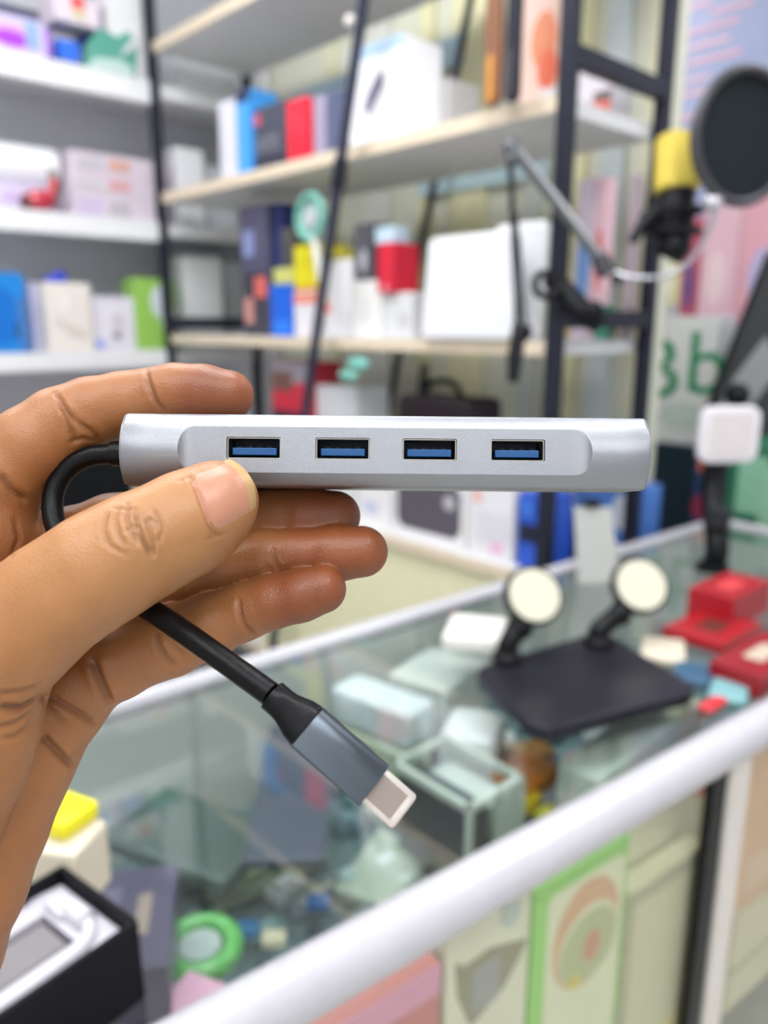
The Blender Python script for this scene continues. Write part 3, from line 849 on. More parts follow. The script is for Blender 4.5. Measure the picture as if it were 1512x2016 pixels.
pbox(FM, (605, 641), 190, T2, .04, .1, 'product_box', 'grey-violet box between the red box and the leaning pole', 'box', (168, 162, 184), ym=240)
pbox(FM, (641, 688), 178, T2, .03, .1, 'product_box', 'slate blue box behind the leaning pole on the upper rack board', 'box', (92, 98, 128), ym=240)
pbox(FM, (688, 793), 84, T2, .015, .12, 'product_box', 'large white box with a dark device picture on the upper rack board', 'box', (252, 252, 254), deco=[(.30, .66, .34, .66, (124, 112, 138), [(.28, .36), (.38, .30), (.66, .55), (.66, .70), (.54, .68), (.36, .52)]), (0, 1, .88, 1, (186, 214, 244))], ym=190, corner=.006)
pbox(FM, (795, 832), 142, T2, .05, .1, 'product_box', 'plain grey box right of the large white box', 'box', (196, 192, 190), ym=190)
pbox(FM, (1024, 1100), -40, T2, .05, .02, 'print_panel', 'blurred orange and white printed card at the right end of the upper rack board', 'card', (240, 206, 190), deco=[(.3, .95, .3, .75, (238, 150, 112), 'e'), (.5, 1, .12, .45, (236, 120, 90), 'e'), (.6, 1, 0, .14, (236, 232, 236))], ym=90)
pbox(FM, (1128, 1200), -60, T2 , .22, .1, 'product_box', 'taupe box behind the ladder end of the rack, upper board', 'box', (150, 144, 150), ym=60, zt=None) if False else None
pbox(FM, (1138, 1206), 118, T2, .24, .07, 'product_box', 'white and orange-red box seen through the ladder end of the rack', 'box', (224, 220, 226), deco=[(0, 1, 0, .35, (236, 120, 104)), (.5, 1, .35, .5, (110, 104, 104))], ym=150)
# middle board
pbox(FM, (474, 528), 404, T1, .06, .08, 'product_box', 'tall dark violet-grey box at the left end of the middle rack board', 'box', (84, 82, 108), deco=[(.1, .5, .62, .82, (140, 150, 200)), (.05, .95, 0, .5, (64, 60, 72)), (.1, .4, .1, .3, (216, 150, 140)), (.5, .9, .3, .46, (230, 110, 100))], ym=500)
pbox(FM, (529, 553), 400, T1, .08, .08, 'product_box', 'navy blue box behind the blue one on the middle rack board', 'box', (44, 56, 118), ym=500)
z_b = zat(FM, 555, 560, .03)
pbox(FM, (533, 577), 560, T1, .03, .08, 'product_box', 'bright cobalt blue box standing on the middle rack board', 'box', (10, 100, 222), deco=[(.15, .85, .06, .3, (40, 130, 240))], ym=610)
pbox(FM, (538, 577), 536, z_b + .001, .035, .07, 'small_box', 'small pale yellow box on top of the cobalt blue box', 'box', (214, 214, 120), zt=z_b + .043, ym=545)
pbox(FM, (553, 578), 448, z_b + .045, .04, .06, 'small_box', 'dark olive box, topmost above the cobalt blue box', 'box', (78, 74, 74), ym=500)
z_w = zat(FM, 605, 572, .03)
pbox(FM, (580, 634), 572, T1, .03, .09, 'product_box', 'white box with a coral top band under the yellow box', 'box', (238, 232, 236), deco=[(0, 1, .72, .95, (244, 150, 130)), (.7, 1, .1, .4, (240, 206, 196))], ym=620)
pbox(FM, (580, 637), 482, z_w + .001, .03, .08, 'product_box', 'bright yellow box standing on a white box, middle rack board', 'box', (240, 226, 10), deco=[(.2, .9, .6, .66, (220, 206, 20)), (.0, 1, 0, .1, (236, 160, 30))], ym=520)
pbox(FM, (645, 668), 490, T1 + .19, .05, .06, 'small_box', 'small olive yellow box right of the leaning pole', 'box', (206, 196, 70), ym=520)
pbox(FM, (640, 692), 548, T1, .03, .10, 'product_box', 'white carton with an orange dot right of the leaning pole', 'box', (240, 238, 240), deco=[(.02, .24, .3, .6, (250, 110, 70), 'e')], ym=610, zt=T1 + .188)
z_k = zat(FM, 700, 552, .03)
pbox(FM, (694, 752), 552, T1, .03, .10, 'product_box', 'white carton under the dark grey speaker box', 'box', (240, 238, 234), deco=[(.3, .6, .3, .7, (228, 226, 226))], ym=620)
pbox(FM, (672, 733), 442, z_k + .001, .04, .08, 'speaker_box', 'dark grey box with a white oval, stacked on white cartons', 'box', (92, 90, 98), deco=[(.3, .7, .15, .55, (196, 196, 202), 'e')], ym=500)
z_r = zat(FM, 775, 576, .02)
pbox(FM, (754, 812), 576, T1, .03, .1, 'product_box', 'pale grey carton under the crimson box', 'box', (222, 222, 222), deco=[(.5, .9, .2, .6, (206, 204, 206), 'e')], ym=640)
pbox(FM, (721, 775), 480, z_r + .001, .015, .08, 'product_box', 'crimson box above the grey carton on the middle rack board', 'box', (216, 26, 56), deco=[(.3, .7, .02, .16, (230, 120, 130))], ym=530)
z_c = zat(FM, 748, 480, .015)
pbox(FM, (738, 776), 446, z_c + .001, .03, .05, 'small_box', 'small pale blue box on top of the crimson box', 'box', (196, 220, 236), ym=462)
# ring light toy with white slanted handle
t = thing('hand_fan', 'mint green round hand fan with a white slanted handle, middle rack board', 'fan', (0, 0, 0))
c_ = onplane(611, 428, FM @ Vector((0, -.02, 0)), bM)
rr = 38 / FPX * (c_ - CAM).length
fr_ = frame(c_, aM, bM)
tor = MB(); tor.tube([fr_ @ Vector((rr * math.cos(a), 0, rr * math.sin(a))) for a in np.linspace(0, 2 * math.pi, 33)], .008, n=10)
tor.build('fan_ring', mat((120, 190, 172), .4), t)
dsk = MB().prism(ell(0, 0, rr * .95, rr * .95), .004, .010, M=fr_); dsk.build('fan_grille', mat((160, 196, 188), .5), t)
MB().prism(ell(0, 0, rr * .45, rr * .45), -.004, .012, M=fr_).build('fan_hub', mat((196, 200, 202), .4), t)
e_ = onplane(642, 598, FM @ Vector((0, -.02, 0)), bM)
MB().tube([c_ + (e_ - c_) * .22, e_], [.009, .013], n=12).build('handle', mat((240, 240, 228), .4), t)
# behind the ladder end
pbox(FM, (1134, 1166), 352, T1, .235, .03, 'blister_pack', 'tall pale pack printed blue, seen through the ladder end', 'pack', (222, 206, 220), deco=[(.1, .9, .2, .7, (110, 150, 206), 'e')], ym=480)
pbox(FM, (1168, 1192), 350, T1, .235, .03, 'blister_pack', 'tall pink pack printed red, seen through the ladder end', 'pack', (240, 200, 210), deco=[(.2, .8, .3, .7, (230, 120, 120), 'e')], ym=480)
pbox(FM, (1232, 1266), 344, T1, .285, .03, 'product_box', 'mauve grey box high behind the ladder end, near its rear post', 'box', (186, 170, 178), ym=480)
tag(MB().prism([(-.09, .0), (.075, .0), (.085, .03), (.04, .10), (.06, .19), (.0, .22), (-.02, .13), (-.08, .12), (-.1, .05)], 0, .03).build('gift_pouch', mat((232, 206, 160), .5), Mw=FM @ Matrix.Translation(Vector((1.375, .28, T1))), bevel=.012), 'sand-coloured curved pouch standing behind the ladder end', 'pouch')
pbox(FM, (1168, 1246), 600, T1, .21, .03, 'product_box', 'dark green pack in front of the sand-coloured pouch', 'pack', (34, 124, 92), deco=[(0, 1, 0, .4, (90, 176, 150))], ym=640)
# lowest board
pbox(FM, (536, 604), 712, T0, .03, .12, 'product_box', 'tall box printed red and dark, standing low on the rack', 'box', (206, 44, 66), deco=[(0, 1, .86, 1, (150, 140, 150)), (.0, .6, .8, .93, (116, 80, 70)), (0, 1, .5, .66, (44, 40, 62))], ym=770)
pbox(FM, (608, 700), 760, T0, .06, .12, 'carton', 'pale grey-white carton low on the rack beside the red one', 'box', (226, 230, 232), ym=800)
zsb = zat(FM, 850, 900, .04)
pbox(FM, (776, 918), 900, T0, .03, .13, 'display_box', 'white box with a rounded dark grey window on the lowest rack board', 'box', (240, 238, 238), deco=[(.05, .93, .10, .72, (92, 86, 96), [(.05, .2), (.12, .1), (.86, .1), (.93, .2), (.93, .62), (.84, .72), (.14, .72), (.05, .62)]), (.7, .86, .42, .6, (190, 186, 192), 'e')], ym=1000, corner=.01)
pbox(FM, (704, 772), 960, T0, .05, .12, 'carton', 'white carton with a pale blue square beside the dark-window box', 'box', (240, 236, 236), deco=[(.2, .6, .25, .6, (200, 206, 230))], ym=1000)
pbox(FM, (922, 1012), 930, T0, .03, .12, 'carton', 'white carton with small pastel prints on the lowest rack board', 'box', (236, 234, 238), deco=[(.1, .3, .62, .8, (240, 190, 180)), (.2, .9, .2, .55, (226, 222, 230)), (.5, .8, .06, .2, (240, 190, 220), 'e')], ym=1000)
pbox(FM, (1020, 1084), 975, T0, .03, .09, 'zip_pouch', 'royal blue pouch with black fittings beside the rack post', 'pouch', (40, 90, 206), deco=[(.05, .9, .35, .6, (40, 44, 60)), (.1, .5, .7, .9, (60, 120, 226))], ym=1040)
pbox(FM, (1100, 1168), 1008, T0, .14, .06, 'zip_pouch', 'dark navy pouch beyond the ladder end of the rack', 'pouch', (36, 44, 90), ym=1050)
pbox(FM, (1130, 1268), 950, 0.0, .352, .075, 'zip_pouch', 'tall light blue zip bag with a white patch beyond the ladder end', 'pouch', (92, 140, 226), deco=[(.55, .85, .90, .98, (226, 232, 244), 'e'), (0, .4, .72, .86, (40, 60, 180))], ym=1010)
# black and red tool bag on the display box
tb = thing('tool_bag', 'black and dark red bag with a short handle, low on the rack', 'bag', M=FM @ Matrix.Translation(Vector((sx(FM, 845, 800, .03)[0], .035, zsb + .001))))
hb = zat(FM, 830, 782, .03) - zsb
MB().prism(rrect(-.115, .115, 0, hb, .02), 0, .12).build('bag_body', mat((40, 32, 36), .5), tb, bevel=.012)
MB().box(-.10, .10, -.004, .001, hb * .35, hb * .5).box(-.03, .02, -.004, .001, hb * .02, hb * .2).build('red_stripe', mat((190, 36, 52), .4), tb)
MB().tube(spline([(-.07, .05, hb - .002), (-.05, .05, hb + .026), (0, .05, hb + .034), (.03, .05, hb + .024), (.05, .05, hb - .002)]), .008).build('handle', mat((24, 22, 26), .5), tb)
MB().tube([(-.055, .03, hb - .002), (-.05, .03, hb + .075)], [.014, .009]).build('antenna', mat((22, 22, 28), .4), tb)
t = onplane(705, 716, FM @ Vector((0, -.008, 0)), bM)
tag(MB().ball((0, 0, 0), .03, sc=(1.3, .25, .55)).ball((-.035, -.002, -.03), .026, sc=(1.4, .25, .5)).build('pouch', mat((130, 200, 186), .4), Mw=frame(t, aM, bM)), 'small aqua green pouch hanging from the front of the middle rack board', 'pouch')
# leaning poles
def lean(pa, pb, yl, r, name, label, znd=0.0, extra=True):
    o = FM @ Vector((0, yl, 0))
    A_, B_ = onplane(pa[0], pa[1], o, bM), onplane(pb[0], pb[1], o, bM)
    d = (B_ - A_); E_ = A_ + d * ((znd - A_.z) / d.z); S_ = A_ - d * .03
    t = thing(name, label, 'pole', E_)
    def loc(p): return p - E_
    MB().tube([loc(S_), loc(E_)], r, n=16).build('pole_tube', mat((46, 50, 70), .4, .2), t)
    J = A_ + d * .38
    MB().tube([loc(J - d.normalized() * .03), loc(J + d.normalized() * .03)], r * 1.35, n=16).build('collar', mat((36, 38, 52), .4), t)
    if extra:
        q = onplane(690, 42, o, bM)
        MB().ball(loc(q), .013).build('knob', mat((240, 232, 226), .15, coat=1.0), t)
    return t
lean((716, 0), (603, 800), -.045, .0125, 'leaning_pole', 'dark blue-black pole with a pale knob leaning in front of the rack')
lean((926, 0), (836, 450), .385, .0105, 'leaning_pole', 'thinner dark pole leaning behind the rack boards against the wall', extra=False)
# hanging straps
for px, yb_, wd, c1, c2, l in ((966, 208, .036, (134, 84, 52), (206, 140, 60), 'brown strap with an orange tip hanging in front of the upper rack board'), (1004, 200, .030, (40, 40, 50), (60, 56, 66), 'black strap hanging right beside the brown one')):
    o = FM @ Vector((0, -.05, 0)); q = onplane(px, yb_, o, bM); q2 = onplane(px + (12 if wd > .03 else 10), -60, o, bM)
    F_ = frame((q.x, q.y, q.z), aM, bM)
    hgt = q2.z - q.z + .35
    s = MB().prism(rrect(-wd / 2, wd / 2, 0, hgt, wd * .45), 0, .012, 0).prism(rrect(-wd * .34, wd * .34 * .4, .006, .085, wd * .2), -.002, .001, 1)
    tag(s.build('strap', [mat(c1, .5), mat(c2, .4)], Mw=F_, bevel=.004), l, 'strap')
# white tablet-like panel on the middle board
def tilted_panel(px0, px1, ytop, y0, th, label, lean_=6):
    xa = sx(FM, px0, 600, y0)[0]; xb = sx(FM, px1, 600, y0)[0]; z1 = zat(FM, (px0 + px1) / 2, ytop, y0)
    t = thing('whiteboard_tablet', label, 'tablet', M=FM @ Matrix.Translation(Vector(((xa + xb) / 2, y0, T1 + .002))) @ Matrix.Rotation(math.radians(-lean_), 4, 'X'))
    w_, h_ = xb - xa, z1 - T1
    MB().prism(rrect(-w_ / 2, w_ / 2, 0, h_, .018), 0, th).build('casing', mat((246, 246, 248), .3), t, bevel=.004)
    MB().prism(rrect(-w_ / 2 + .010, w_ / 2 - .010, .010, h_ - .010, .012), -.0015, .001).build('face_panel', mat((232, 232, 236), .35), t)
tilted_panel(829, 1006, 458, -.02, .02, 'large white rounded panel leaning on the middle rack board')
tilted_panel(960, 1060, 438, .05, .016, 'second white rounded panel half hidden behind the larger one', 4)

# ================================================================== MICROPHONE ON A BOOM ARM
mb_ = thing('boom_arm', 'silver-grey jointed boom arm clamped to the rack post', 'boom arm', P(1085, 590, 1.47))
def ml(px, py, t): return P(px, py, t) - P(1085, 590, 1.47)
sil = mat((112, 114, 114), .4, .5); blk = mat((22, 23, 27), .4)
TB = 1.36
MB().tube([ml(1004, 300, TB), ml(1020, 660, TB)], .0055).tube([ml(1016, 420, TB + .012), ml(1034, 640, TB + .012)], .003).build('lower_arm', blk, mb_)
MB().tube([ml(1010, 290, TB), ml(1105, 408, TB), ml(1192, 522, TB)], .0108).build('upper_arm', sil, mb_)
MB().tube([ml(1022, 292, TB - .012), ml(1182, 500, TB - .012)], .0022).build('spring', mat((190, 190, 194), .3, 1), mb_)
MB().ball(ml(1008, 292, TB), .017, sc=(1, .7, 1)).ball(ml(1008, 314, TB), .012).build('elbow_joint', mat((96, 98, 104), .3, .6), mb_)
MB().tube([ml(1024, 640, TB), ml(1014, 700, TB), ml(1010, 752, TB)], [.012, .014, .010]).ball(ml(1030, 655, TB), .016).build('base_joint', blk, mb_)
MB().tube([ml(1178, 505, TB), ml(1196, 540, TB)], .016).ball(ml(1215, 548, TB), .012).build('end_joint', mat((60, 60, 64), .35), mb_)
b = MB()
b.tube(spline([ml(1052, 560, 1.40), ml(1062, 540, 1.40), ml(1088, 542, 1.40), ml(1100, 562, 1.40), ml(1088, 582, 1.40), ml(1062, 580, 1.40), ml(1052, 560, 1.40)]), .007)
b.tube([ml(1085, 545, 1.44), ml(1130, 600, 1.42), ml(1180, 640, 1.40)], [.02, .024, .018]).ball(ml(1168, 612, 1.38), .018)
b.build('clamp', blk, mb_)
pf = thing('pop_filter', 'round black pop filter on a thin silver gooseneck', 'pop filter', P(1466, 270, 1.22))
def fl(px, py, t): return P(px, py, t) - P(1466, 270, 1.22)
nv = Vector((.36, -.93, -.02)).normalized()
FP_ = frame((0, 0, 0), nv.cross(Vector((0, 0, 1))) * -1, -nv)
R_ = 121 / FPX * 1.22
MB().tube([FP_ @ Vector((R_ * math.cos(a), 0, R_ * math.sin(a))) for a in np.linspace(0, 2 * math.pi, 49)], .0078, n=12, sx=1.0).build('hoop', mat((64, 62, 68), .4), pf)
MB().prism(ell(0, 0, R_, R_, 48), .002, .004, M=FP_).build('mesh_screen', mat((26, 34, 38), .75, bump=.5, bscale=1500), pf)
MB().prism(ell(0, 0, R_ * .995, R_ * .995, 48), .012, .014, M=FP_).build('rear_screen', mat((30, 34, 38), .75), pf)
MB().tube(spline([fl(1200, 532, TB), fl(1240, 545, 1.345), fl(1300, 545, 1.32), fl(1352, 520, 1.29), fl(1392, 462, 1.26), fl(1412, 400, 1.235), fl(1418, 380, 1.23)]), .0042, n=10).build('gooseneck', mat((206, 204, 212), .25, .9), pf)
MB().ball(fl(1404, 398, 1.235), .015).build('clamp_knob', mat((220, 216, 224), .2, .6), pf)
mc = thing('microphone', 'black condenser microphone with a yellow foam cap in a shock mount', 'microphone', P(1330, 430, 1.34))
def mcl(px, py, t): return P(px, py, t) - P(1330, 430, 1.34)
MB().tube([mcl(1322, 500, 1.34), mcl(1325, 496, 1.34), mcl(1334, 372, 1.34)], [.024, .029, .031], n=32).build('mic_body', blk, mc)
MB().tube([mcl(1332, 380, 1.34), mcl(1332, 374, 1.34), mcl(1330, 290, 1.34), mcl(1330, 274, 1.34), mcl(1330, 270, 1.34)], [.034, .0375, .0335, .033, .028], n=36).build('foam_cap', mat((222, 198, 84), .8, bump=.6, bscale=900), mc)
b = MB()
cq = mcl(1325, 430, 1.34)
for dz in (.012, -.022):
    b.tube([cq + Vector((.046 * math.cos(a), .046 * math.sin(a), dz)) for a in np.linspace(0, 2 * math.pi, 25)], .0055, n=8)
for a in np.linspace(0, 2 * math.pi, 7)[:-1]:
    b.tube([cq + Vector((.046 * math.cos(a), .046 * math.sin(a), .012)), cq + Vector((.03 * math.cos(a + .4), .03 * math.sin(a + .4), -.004)), cq + Vector((.046 * math.cos(a), .046 * math.sin(a), -.022))], .003, n=6)
b.tube([mcl(1290, 418, 1.31), mcl(1262, 444, 1.31), mcl(1245, 476, 1.31)], [.010, .010, .008])
b.tube([mcl(1280, 432, 1.31), mcl(1268, 430, 1.32)], .013)
b.build('shock_mount', blk, mc)

# ================================================================== FAR RIGHT: cabinet, bags and prints
zcab = zat(FM, 1340, 874, .98)
pbox(FM, (1284, 1640), 874, 0.0, .95, .40, 'storage_cabinet', 'dark navy cabinet standing behind the glass counter corner', 'cabinet', (30, 40, 66), deco=[(.0, .30, .0, 1, (26, 46, 60)), (.02, .05, .5, .7, (70, 130, 150))], ym=950, r=.008, zt=zcab)
sg = pbox(FM, (1262, 1408), 622, zcab + .001, .98, .10, 'carrier_bag', 'white carrier bag with large green letters on the navy cabinet', 'bag', (236, 238, 238), deco=[(.3, .9, .10, .34, (206, 220, 214), 'e')], ym=740, corner=.012)
def letter(ch, px, py, hpx, y0, col, name, par_label=None, par=None):
    cu = bpy.data.curves.new('lettering', 'FONT'); cu.body = ch; cu.extrude = .0015
    cu.align_x = 'CENTER'
    o = bpy.data.objects.new('tmp', cu); COL.objects.link(o)
    bpy.context.view_layer.update()
    dg_ = bpy.context.evaluated_depsgraph_get(); m_ = bpy.data.meshes.new_from_object(o.evaluated_get(dg_))
    bpy.data.objects.remove(o)
    x_, z_ = sx(FM, px, py, y0)
    h_ = hpx / FPX * ((FM @ Vector((x_, y0, z_))) - CAM).length
    hgt = max(v.co.y for v in m_.vertices) - min(v.co.y for v in m_.vertices)
    y_min = min(v.co.y for v in m_.vertices)
    s_ = h_ / hgt
    for v in m_.vertices:
        x0_, y0_, z0_ = v.co
        v.co = (x0_ * s_ * 1.05, -z0_ * .3, (y0_ - y_min) * s_)
    m_.materials.clear(); m_.materials.append(mat(col, .5))
    o = bpy.data.objects.new(name, m_); COL.objects.link(o)
    o.matrix_world = FM @ Matrix.Translation(Vector((x_, y0, z_)))
    if par is not None:
        bpy.context.view_layer.update()
        o.parent = par; o.matrix_parent_inverse = par.matrix_world.inverted()
    return o
letter('B', 1288, 782, 106, .977, (40, 150, 100), 'printed_letter', par=sg)
letter('b', 1386, 776, 110, .977, (40, 150, 100), 'printed_letter', par=sg)
# black and silver wrapped bag
def wrapped_bag():
    pp_ = [(1378, 872), (1386, 820), (1412, 742), (1450, 655), (1486, 560), (1512, 500), (1560, 430), (1640, 430), (1640, 872)]
    y0 = .90
    poly = [sx(FM, a, b_, y0) for a, b_ in pp_]
    x_m = sum(p[0] for p in poly) / len(poly)
    poly = [(a - x_m, max(z - zcab, 0) + .002) for a, z in poly]
    b = MB().prism(poly, 0, .16)
    o = b.build('bag_fabric', mat((70, 72, 76), .35, bump=.8, bscale=25), Mw=None)
    t = thing('wrapped_bag', 'large black and grey plastic-wrapped bag standing on the navy cabinet', 'bag', M=FM @ Matrix.Translation(Vector((x_m, y0, zcab + .001))))
    o.parent = t
    bv = o.modifiers.new('b', 'BEVEL'); bv.width = .02; bv.segments = 4
    s = MB()
    s.prism([(poly[0][0] + .02, .06), (poly[2][0] + .05, poly[2][1]), (poly[3][0] + .08, poly[3][1] - .01), (poly[3][0] + .12, poly[3][1] - .1), (poly[0][0] + .1, .08)], -.004, .001)
    s.build('silver_fold', mat((170, 170, 174), .3, bump=.6, bscale=40), t)
    MB().prism([(poly[0][0], .0), (poly[0][0] + .14, .0), (poly[0][0] + .12, .05), (poly[1][0] + .01, .05)], -.006, .001).build('black_hem', mat((26, 28, 30), .5), t)
    MB().tube([(poly[0][0] + .005, -.006, .01), (poly[1][0] + .004, -.006, poly[1][1]), (poly[3][0] + .004, -.006, poly[3][1]), (poly[5][0] + .004, -.006, poly[5][1])], .006).build('piping', mat((30, 32, 34), .4), t)
wrapped_bag()
pbox(FM, (1432, 1640), 884, 0.0, .62, .22, 'green_bin', 'tall green storage box behind the right end of the counter', 'box', (44, 118, 86), deco=[(.1, .4, .86, .98, (150, 206, 170)), (.35, 1, .8, .96, (160, 210, 176))], ym=950, r=.01)
pbox(FM, (1366, 1428), 892, 0.0, .72, .12, 'tall_carton', 'tall navy carton printed orange and magenta at the counter corner', 'box', (22, 52, 96), deco=[(.1, .95, .955, .995, (240, 120, 90)), (.0, .5, .84, .90, (150, 40, 80), 'e')], ym=950)
# prints on the right wall
pbox(FM, (1316, 1760), -180, zat(FM, 1400, 470, 1.42), 1.43, .015, 'notice_board', 'large pale lavender board with faint pink writing at the top right', 'board', (168, 176, 214), ym=120,
     deco=[(.04, .30, .50, .515, (236, 186, 206)), (.02, .22, .545, .56, (232, 190, 208)), (.10, .36, .60, .615, (236, 184, 204)), (.02, .30, .65, .665, (236, 190, 210)), (.06, .34, .70, .715, (232, 182, 204)), (.2, .4, .745, .76, (236, 190, 208)), (.03, .2, .78, .795, (236, 190, 208)), (.0, .18, .36, .375, (236, 186, 200)), (.02, .2, .42, .435, (236, 186, 200))])
for i, (a, b_, y1_, y2_, c, dc, l) in enumerate((
        (1296, 1342, 455, 600, (232, 222, 180), (250, 246, 220), 'cream hanging pack with a pale ring at the right wall'),
        (1344, 1378, 430, 640, (196, 84, 110), (90, 84, 150), 'dark pink and violet hanging pack at the right wall'),
        (1380, 1452, 395, 640, (240, 196, 212), (250, 220, 230), 'pale pink hanging pack left of the grey wrapped bag'),
        (1454, 1560, 380, 640, (236, 176, 192), (200, 190, 230), 'rose pink hanging pack behind the pop filter\'s lower edge'))):
    zb_ = zat(FM, (a + b_) / 2, y2_, 1.33)
    pbox(FM, (a, b_), y1_, zb_, 1.34, .04, 'hanging_pack', l, 'pack', c, deco=[(.2, .7, .15, .6, dc, 'e')], ym=520)

# ================================================================== THE GLASS COUNTER
ZT = 1.0
K = onz(1412, 1029, ZT)
BL = onz(220, 1395, ZT); dB = (BL - K).normalized()
Fa = onz(752, 1851, ZT); Fb = onz(1512, 1420, ZT); dF = (Fb - Fa).normalized()
SR = onz(1512, 1050, ZT); dS = (SR - K).normalized()
BLX = K + dB * 2.3
# where the side rail meets the front rail
def meet(p, d, q, e):
    den = d.x * e.y - d.y * e.x
    s_ = ((q.x - p.x) * e.y - (q.y - p.y) * e.x) / den
    return p + d * s_
FR = meet(K, dS, Fa, dF)
FLX = Fa - dF * 1.15
ct = thing('glass_counter', 'glass-topped display counter with white tube rails running across the shop', 'counter', (K.x, K.y, 0))
o0 = Vector((K.x, K.y, 0))
railm = mat((200, 198, 203), .22, coat=.5)
def lo(p, z=None): return Vector((p.x, p.y, p.z if z is None else z)) - o0
def vpanel(p, q, th, z0, z1, inward):
    b = MB(); n_ = Vector(inward).normalized() * th
    vs = []
    for a in (p, q):
        for off in (Vector((0, 0, 0)), n_):
            for z in (z0, z1):
                vs.append(Vector((a.x, a.y, z)) + off - o0)
    b.add(vs, [(0, 1, 3, 2), (4, 6, 7, 5), (0, 4, 5, 1), (2, 3, 7, 6), (0, 2, 6, 4), (1, 5, 7, 3)])
    return b
tag(MB().tube([lo(FLX), lo(Fa), lo(Fb), lo(FR)], .0232, n=36).build('front_rail', railm, ct), 'thick glossy white tube along the front')
MB().tube([lo(K + dB * .0), lo(BLX)], .0135, n=24).build('back_rail', railm, ct)
MB().tube([lo(K + dS * .012), lo(FR)], .0135, n=24).build('side_rail', railm, ct)
gp = [FLX, FR, K, BLX]
b = MB(); vs = [lo(p, ZT + .004) for p in gp] + [lo(p, ZT - .004) for p in gp]
b.add(vs, [(0, 1, 2, 3), (7, 6, 5, 4), (0, 4, 5, 1), (1, 5, 6, 2), (2, 6, 7, 3), (3, 7, 4, 0)])
b.build('glass_top', GLASS, ct)
inF = Vector((-dF.y, dF.x, 0)); inB = -Vector((-dF.y, dF.x, 0))
inn = .012
vpanel(Fa - dF * 1.15 + inF * .002, FR + inF * .002, .005, .42, ZT - .022, inF).build('front_glass', glass_mat((250, 251, 246), 1.5), ct)
vpanel(BLX, K, .012, .0, ZT - .012, -Vector((dB.y * -1, dB.x, 0)) if False else inB).build('back_panel', mat((206, 210, 204), .5), ct)
vpanel(K, FR, .012, .0, ZT - .030, -dF).build('side_panel', mat((216, 206, 208), .3), ct)
vpanel(FLX + inF * .004, FR + inF * .004, .012, .0, .42, inF).build('front_panel', mat((222, 222, 214), .4), ct)
ZI = .80
def hpanel(z0, z1, m, name, shr=.02):
    c_ = sum((p for p in gp), Vector((0, 0, 0))) / 4
    g2 = [p + (c_ - p).normalized() * shr for p in gp]
    if name == 'inner_shelf': g2[0] = FLX + inF * .10 + dF * .03; g2[1] = FR + inF * .10 - dF * .03
    b = MB(); vs = [lo(p, z1) for p in g2] + [lo(p, z0) for p in g2]
    b.add(vs, [(0, 1, 2, 3), (7, 6, 5, 4), (0, 4, 5, 1), (1, 5, 6, 2), (2, 6, 7, 3), (3, 7, 4, 0)])
    b.build(name, m, ct)
hpanel(ZI - .010, ZI, mat((108, 132, 134), .45, var=.4), 'inner_shelf', .035)
hpanel(.40, .42, mat((190, 190, 180), .5), 'counter_base', .035)
# uprights in the front face
FF = frame(Vector((Fa.x, Fa.y, 0)), dF, inF)
bpy.context.view_layer.update()
def ffx(px, py, y=0.0): return sx(FF, px, py, y)
for pxa, pxb, m_, nm_, l in ((1378, 1404, mat((14, 16, 18), .4), 'divider_post', 'narrow black upright'), (1412, 1446, mat((232, 226, 216), .4), 'divider_post', 'cream white upright')):
    xa = ffx(pxa, 1700)[0]; xb = ffx(pxb, 1700)[0]
    o_ = MB().box(xa, xb, -.006, .004, .0, ZT - .018).build(nm_, m_, Mw=FF, bevel=.001)
    o_.parent = ct; o_.matrix_parent_inverse = Matrix.Translation(-o0)
    tag(o_, l)
# ---- packs behind the front glass
def fpack(px0, px1, zt, zb, y0, dep, name, label, cat, col, deco=(), ym=1850, **kw):
    return pbox(FF, (px0, px1), 0, zb, y0, dep, name, label, cat, col, deco=deco, zt=zt, ym=ym, **kw)
zz = lambda px, py, y=.02: zat(FF, px, py, y)
fpack(540, 866, zz(866, 1895), .62, .02, .03, 'display_pack', 'rose pink glittery pack behind the front glass, leftmost in view', 'pack', (214, 140, 140), deco=[(0, 1, .90, 1, (236, 170, 206)), (.3, .96, .1, .6, (226, 176, 164), 'e')], ym=1950)
dz = lambda px, py, zb, zt: (zz(px, py) - zb) / (zt - zb)
ga, gb_ = dz(960, 1985, .62, .958), dz(960, 1862, .62, .958)
fpack(878, 1040, .958, .62, .02, .02, 'blister_pack', 'clear-white blister pack with a grey gadget behind the front glass', 'pack', (238, 236, 220), deco=[(.12, .98, .2, .7, (160, 156, 136), [(.10, gb_ + .01), (.22, gb_ - .02), (.5, gb_ - .01), (.98, gb_ - .06), (.92, ga + .12), (.7, ga + .04), (.3, ga - .02), (.14, ga + .10)]), (.30, .62, ga + .02, ga + .16, (172, 172, 176)), (.62, .86, gb_ + .02, min(.97, gb_ + .10), (204, 214, 214), 'e')], ym=1880)
zg_ = zz(1226, 1652); oa, ob_ = dz(1140, 1940, .60, zg_), dz(1140, 1742, .60, zg_); od = ob_ - oa
fpack(1050, 1226, zz(1226, 1652), .60, .02, .025, 'display_pack', 'green-bordered pack with an oval window behind the front glass', 'pack', (166, 228, 128), deco=[(.14, .96, .02, ob_ + .05 * od, (240, 240, 216)), (.20, .92, oa, ob_, (226, 182, 148), 'e'), (.26, .92, oa + .02 * od, ob_ - .24 * od, (236, 234, 206), 'e'), (.28, .90, oa + .03 * od, ob_ - .30 * od, (196, 202, 162), 'e'), (.52, .72, oa + .2 * od, oa + .5 * od, (214, 158, 132), 'e'), (.38, .50, oa + .05 * od, oa + .17 * od, (228, 210, 96), 'e')], ym=1820)
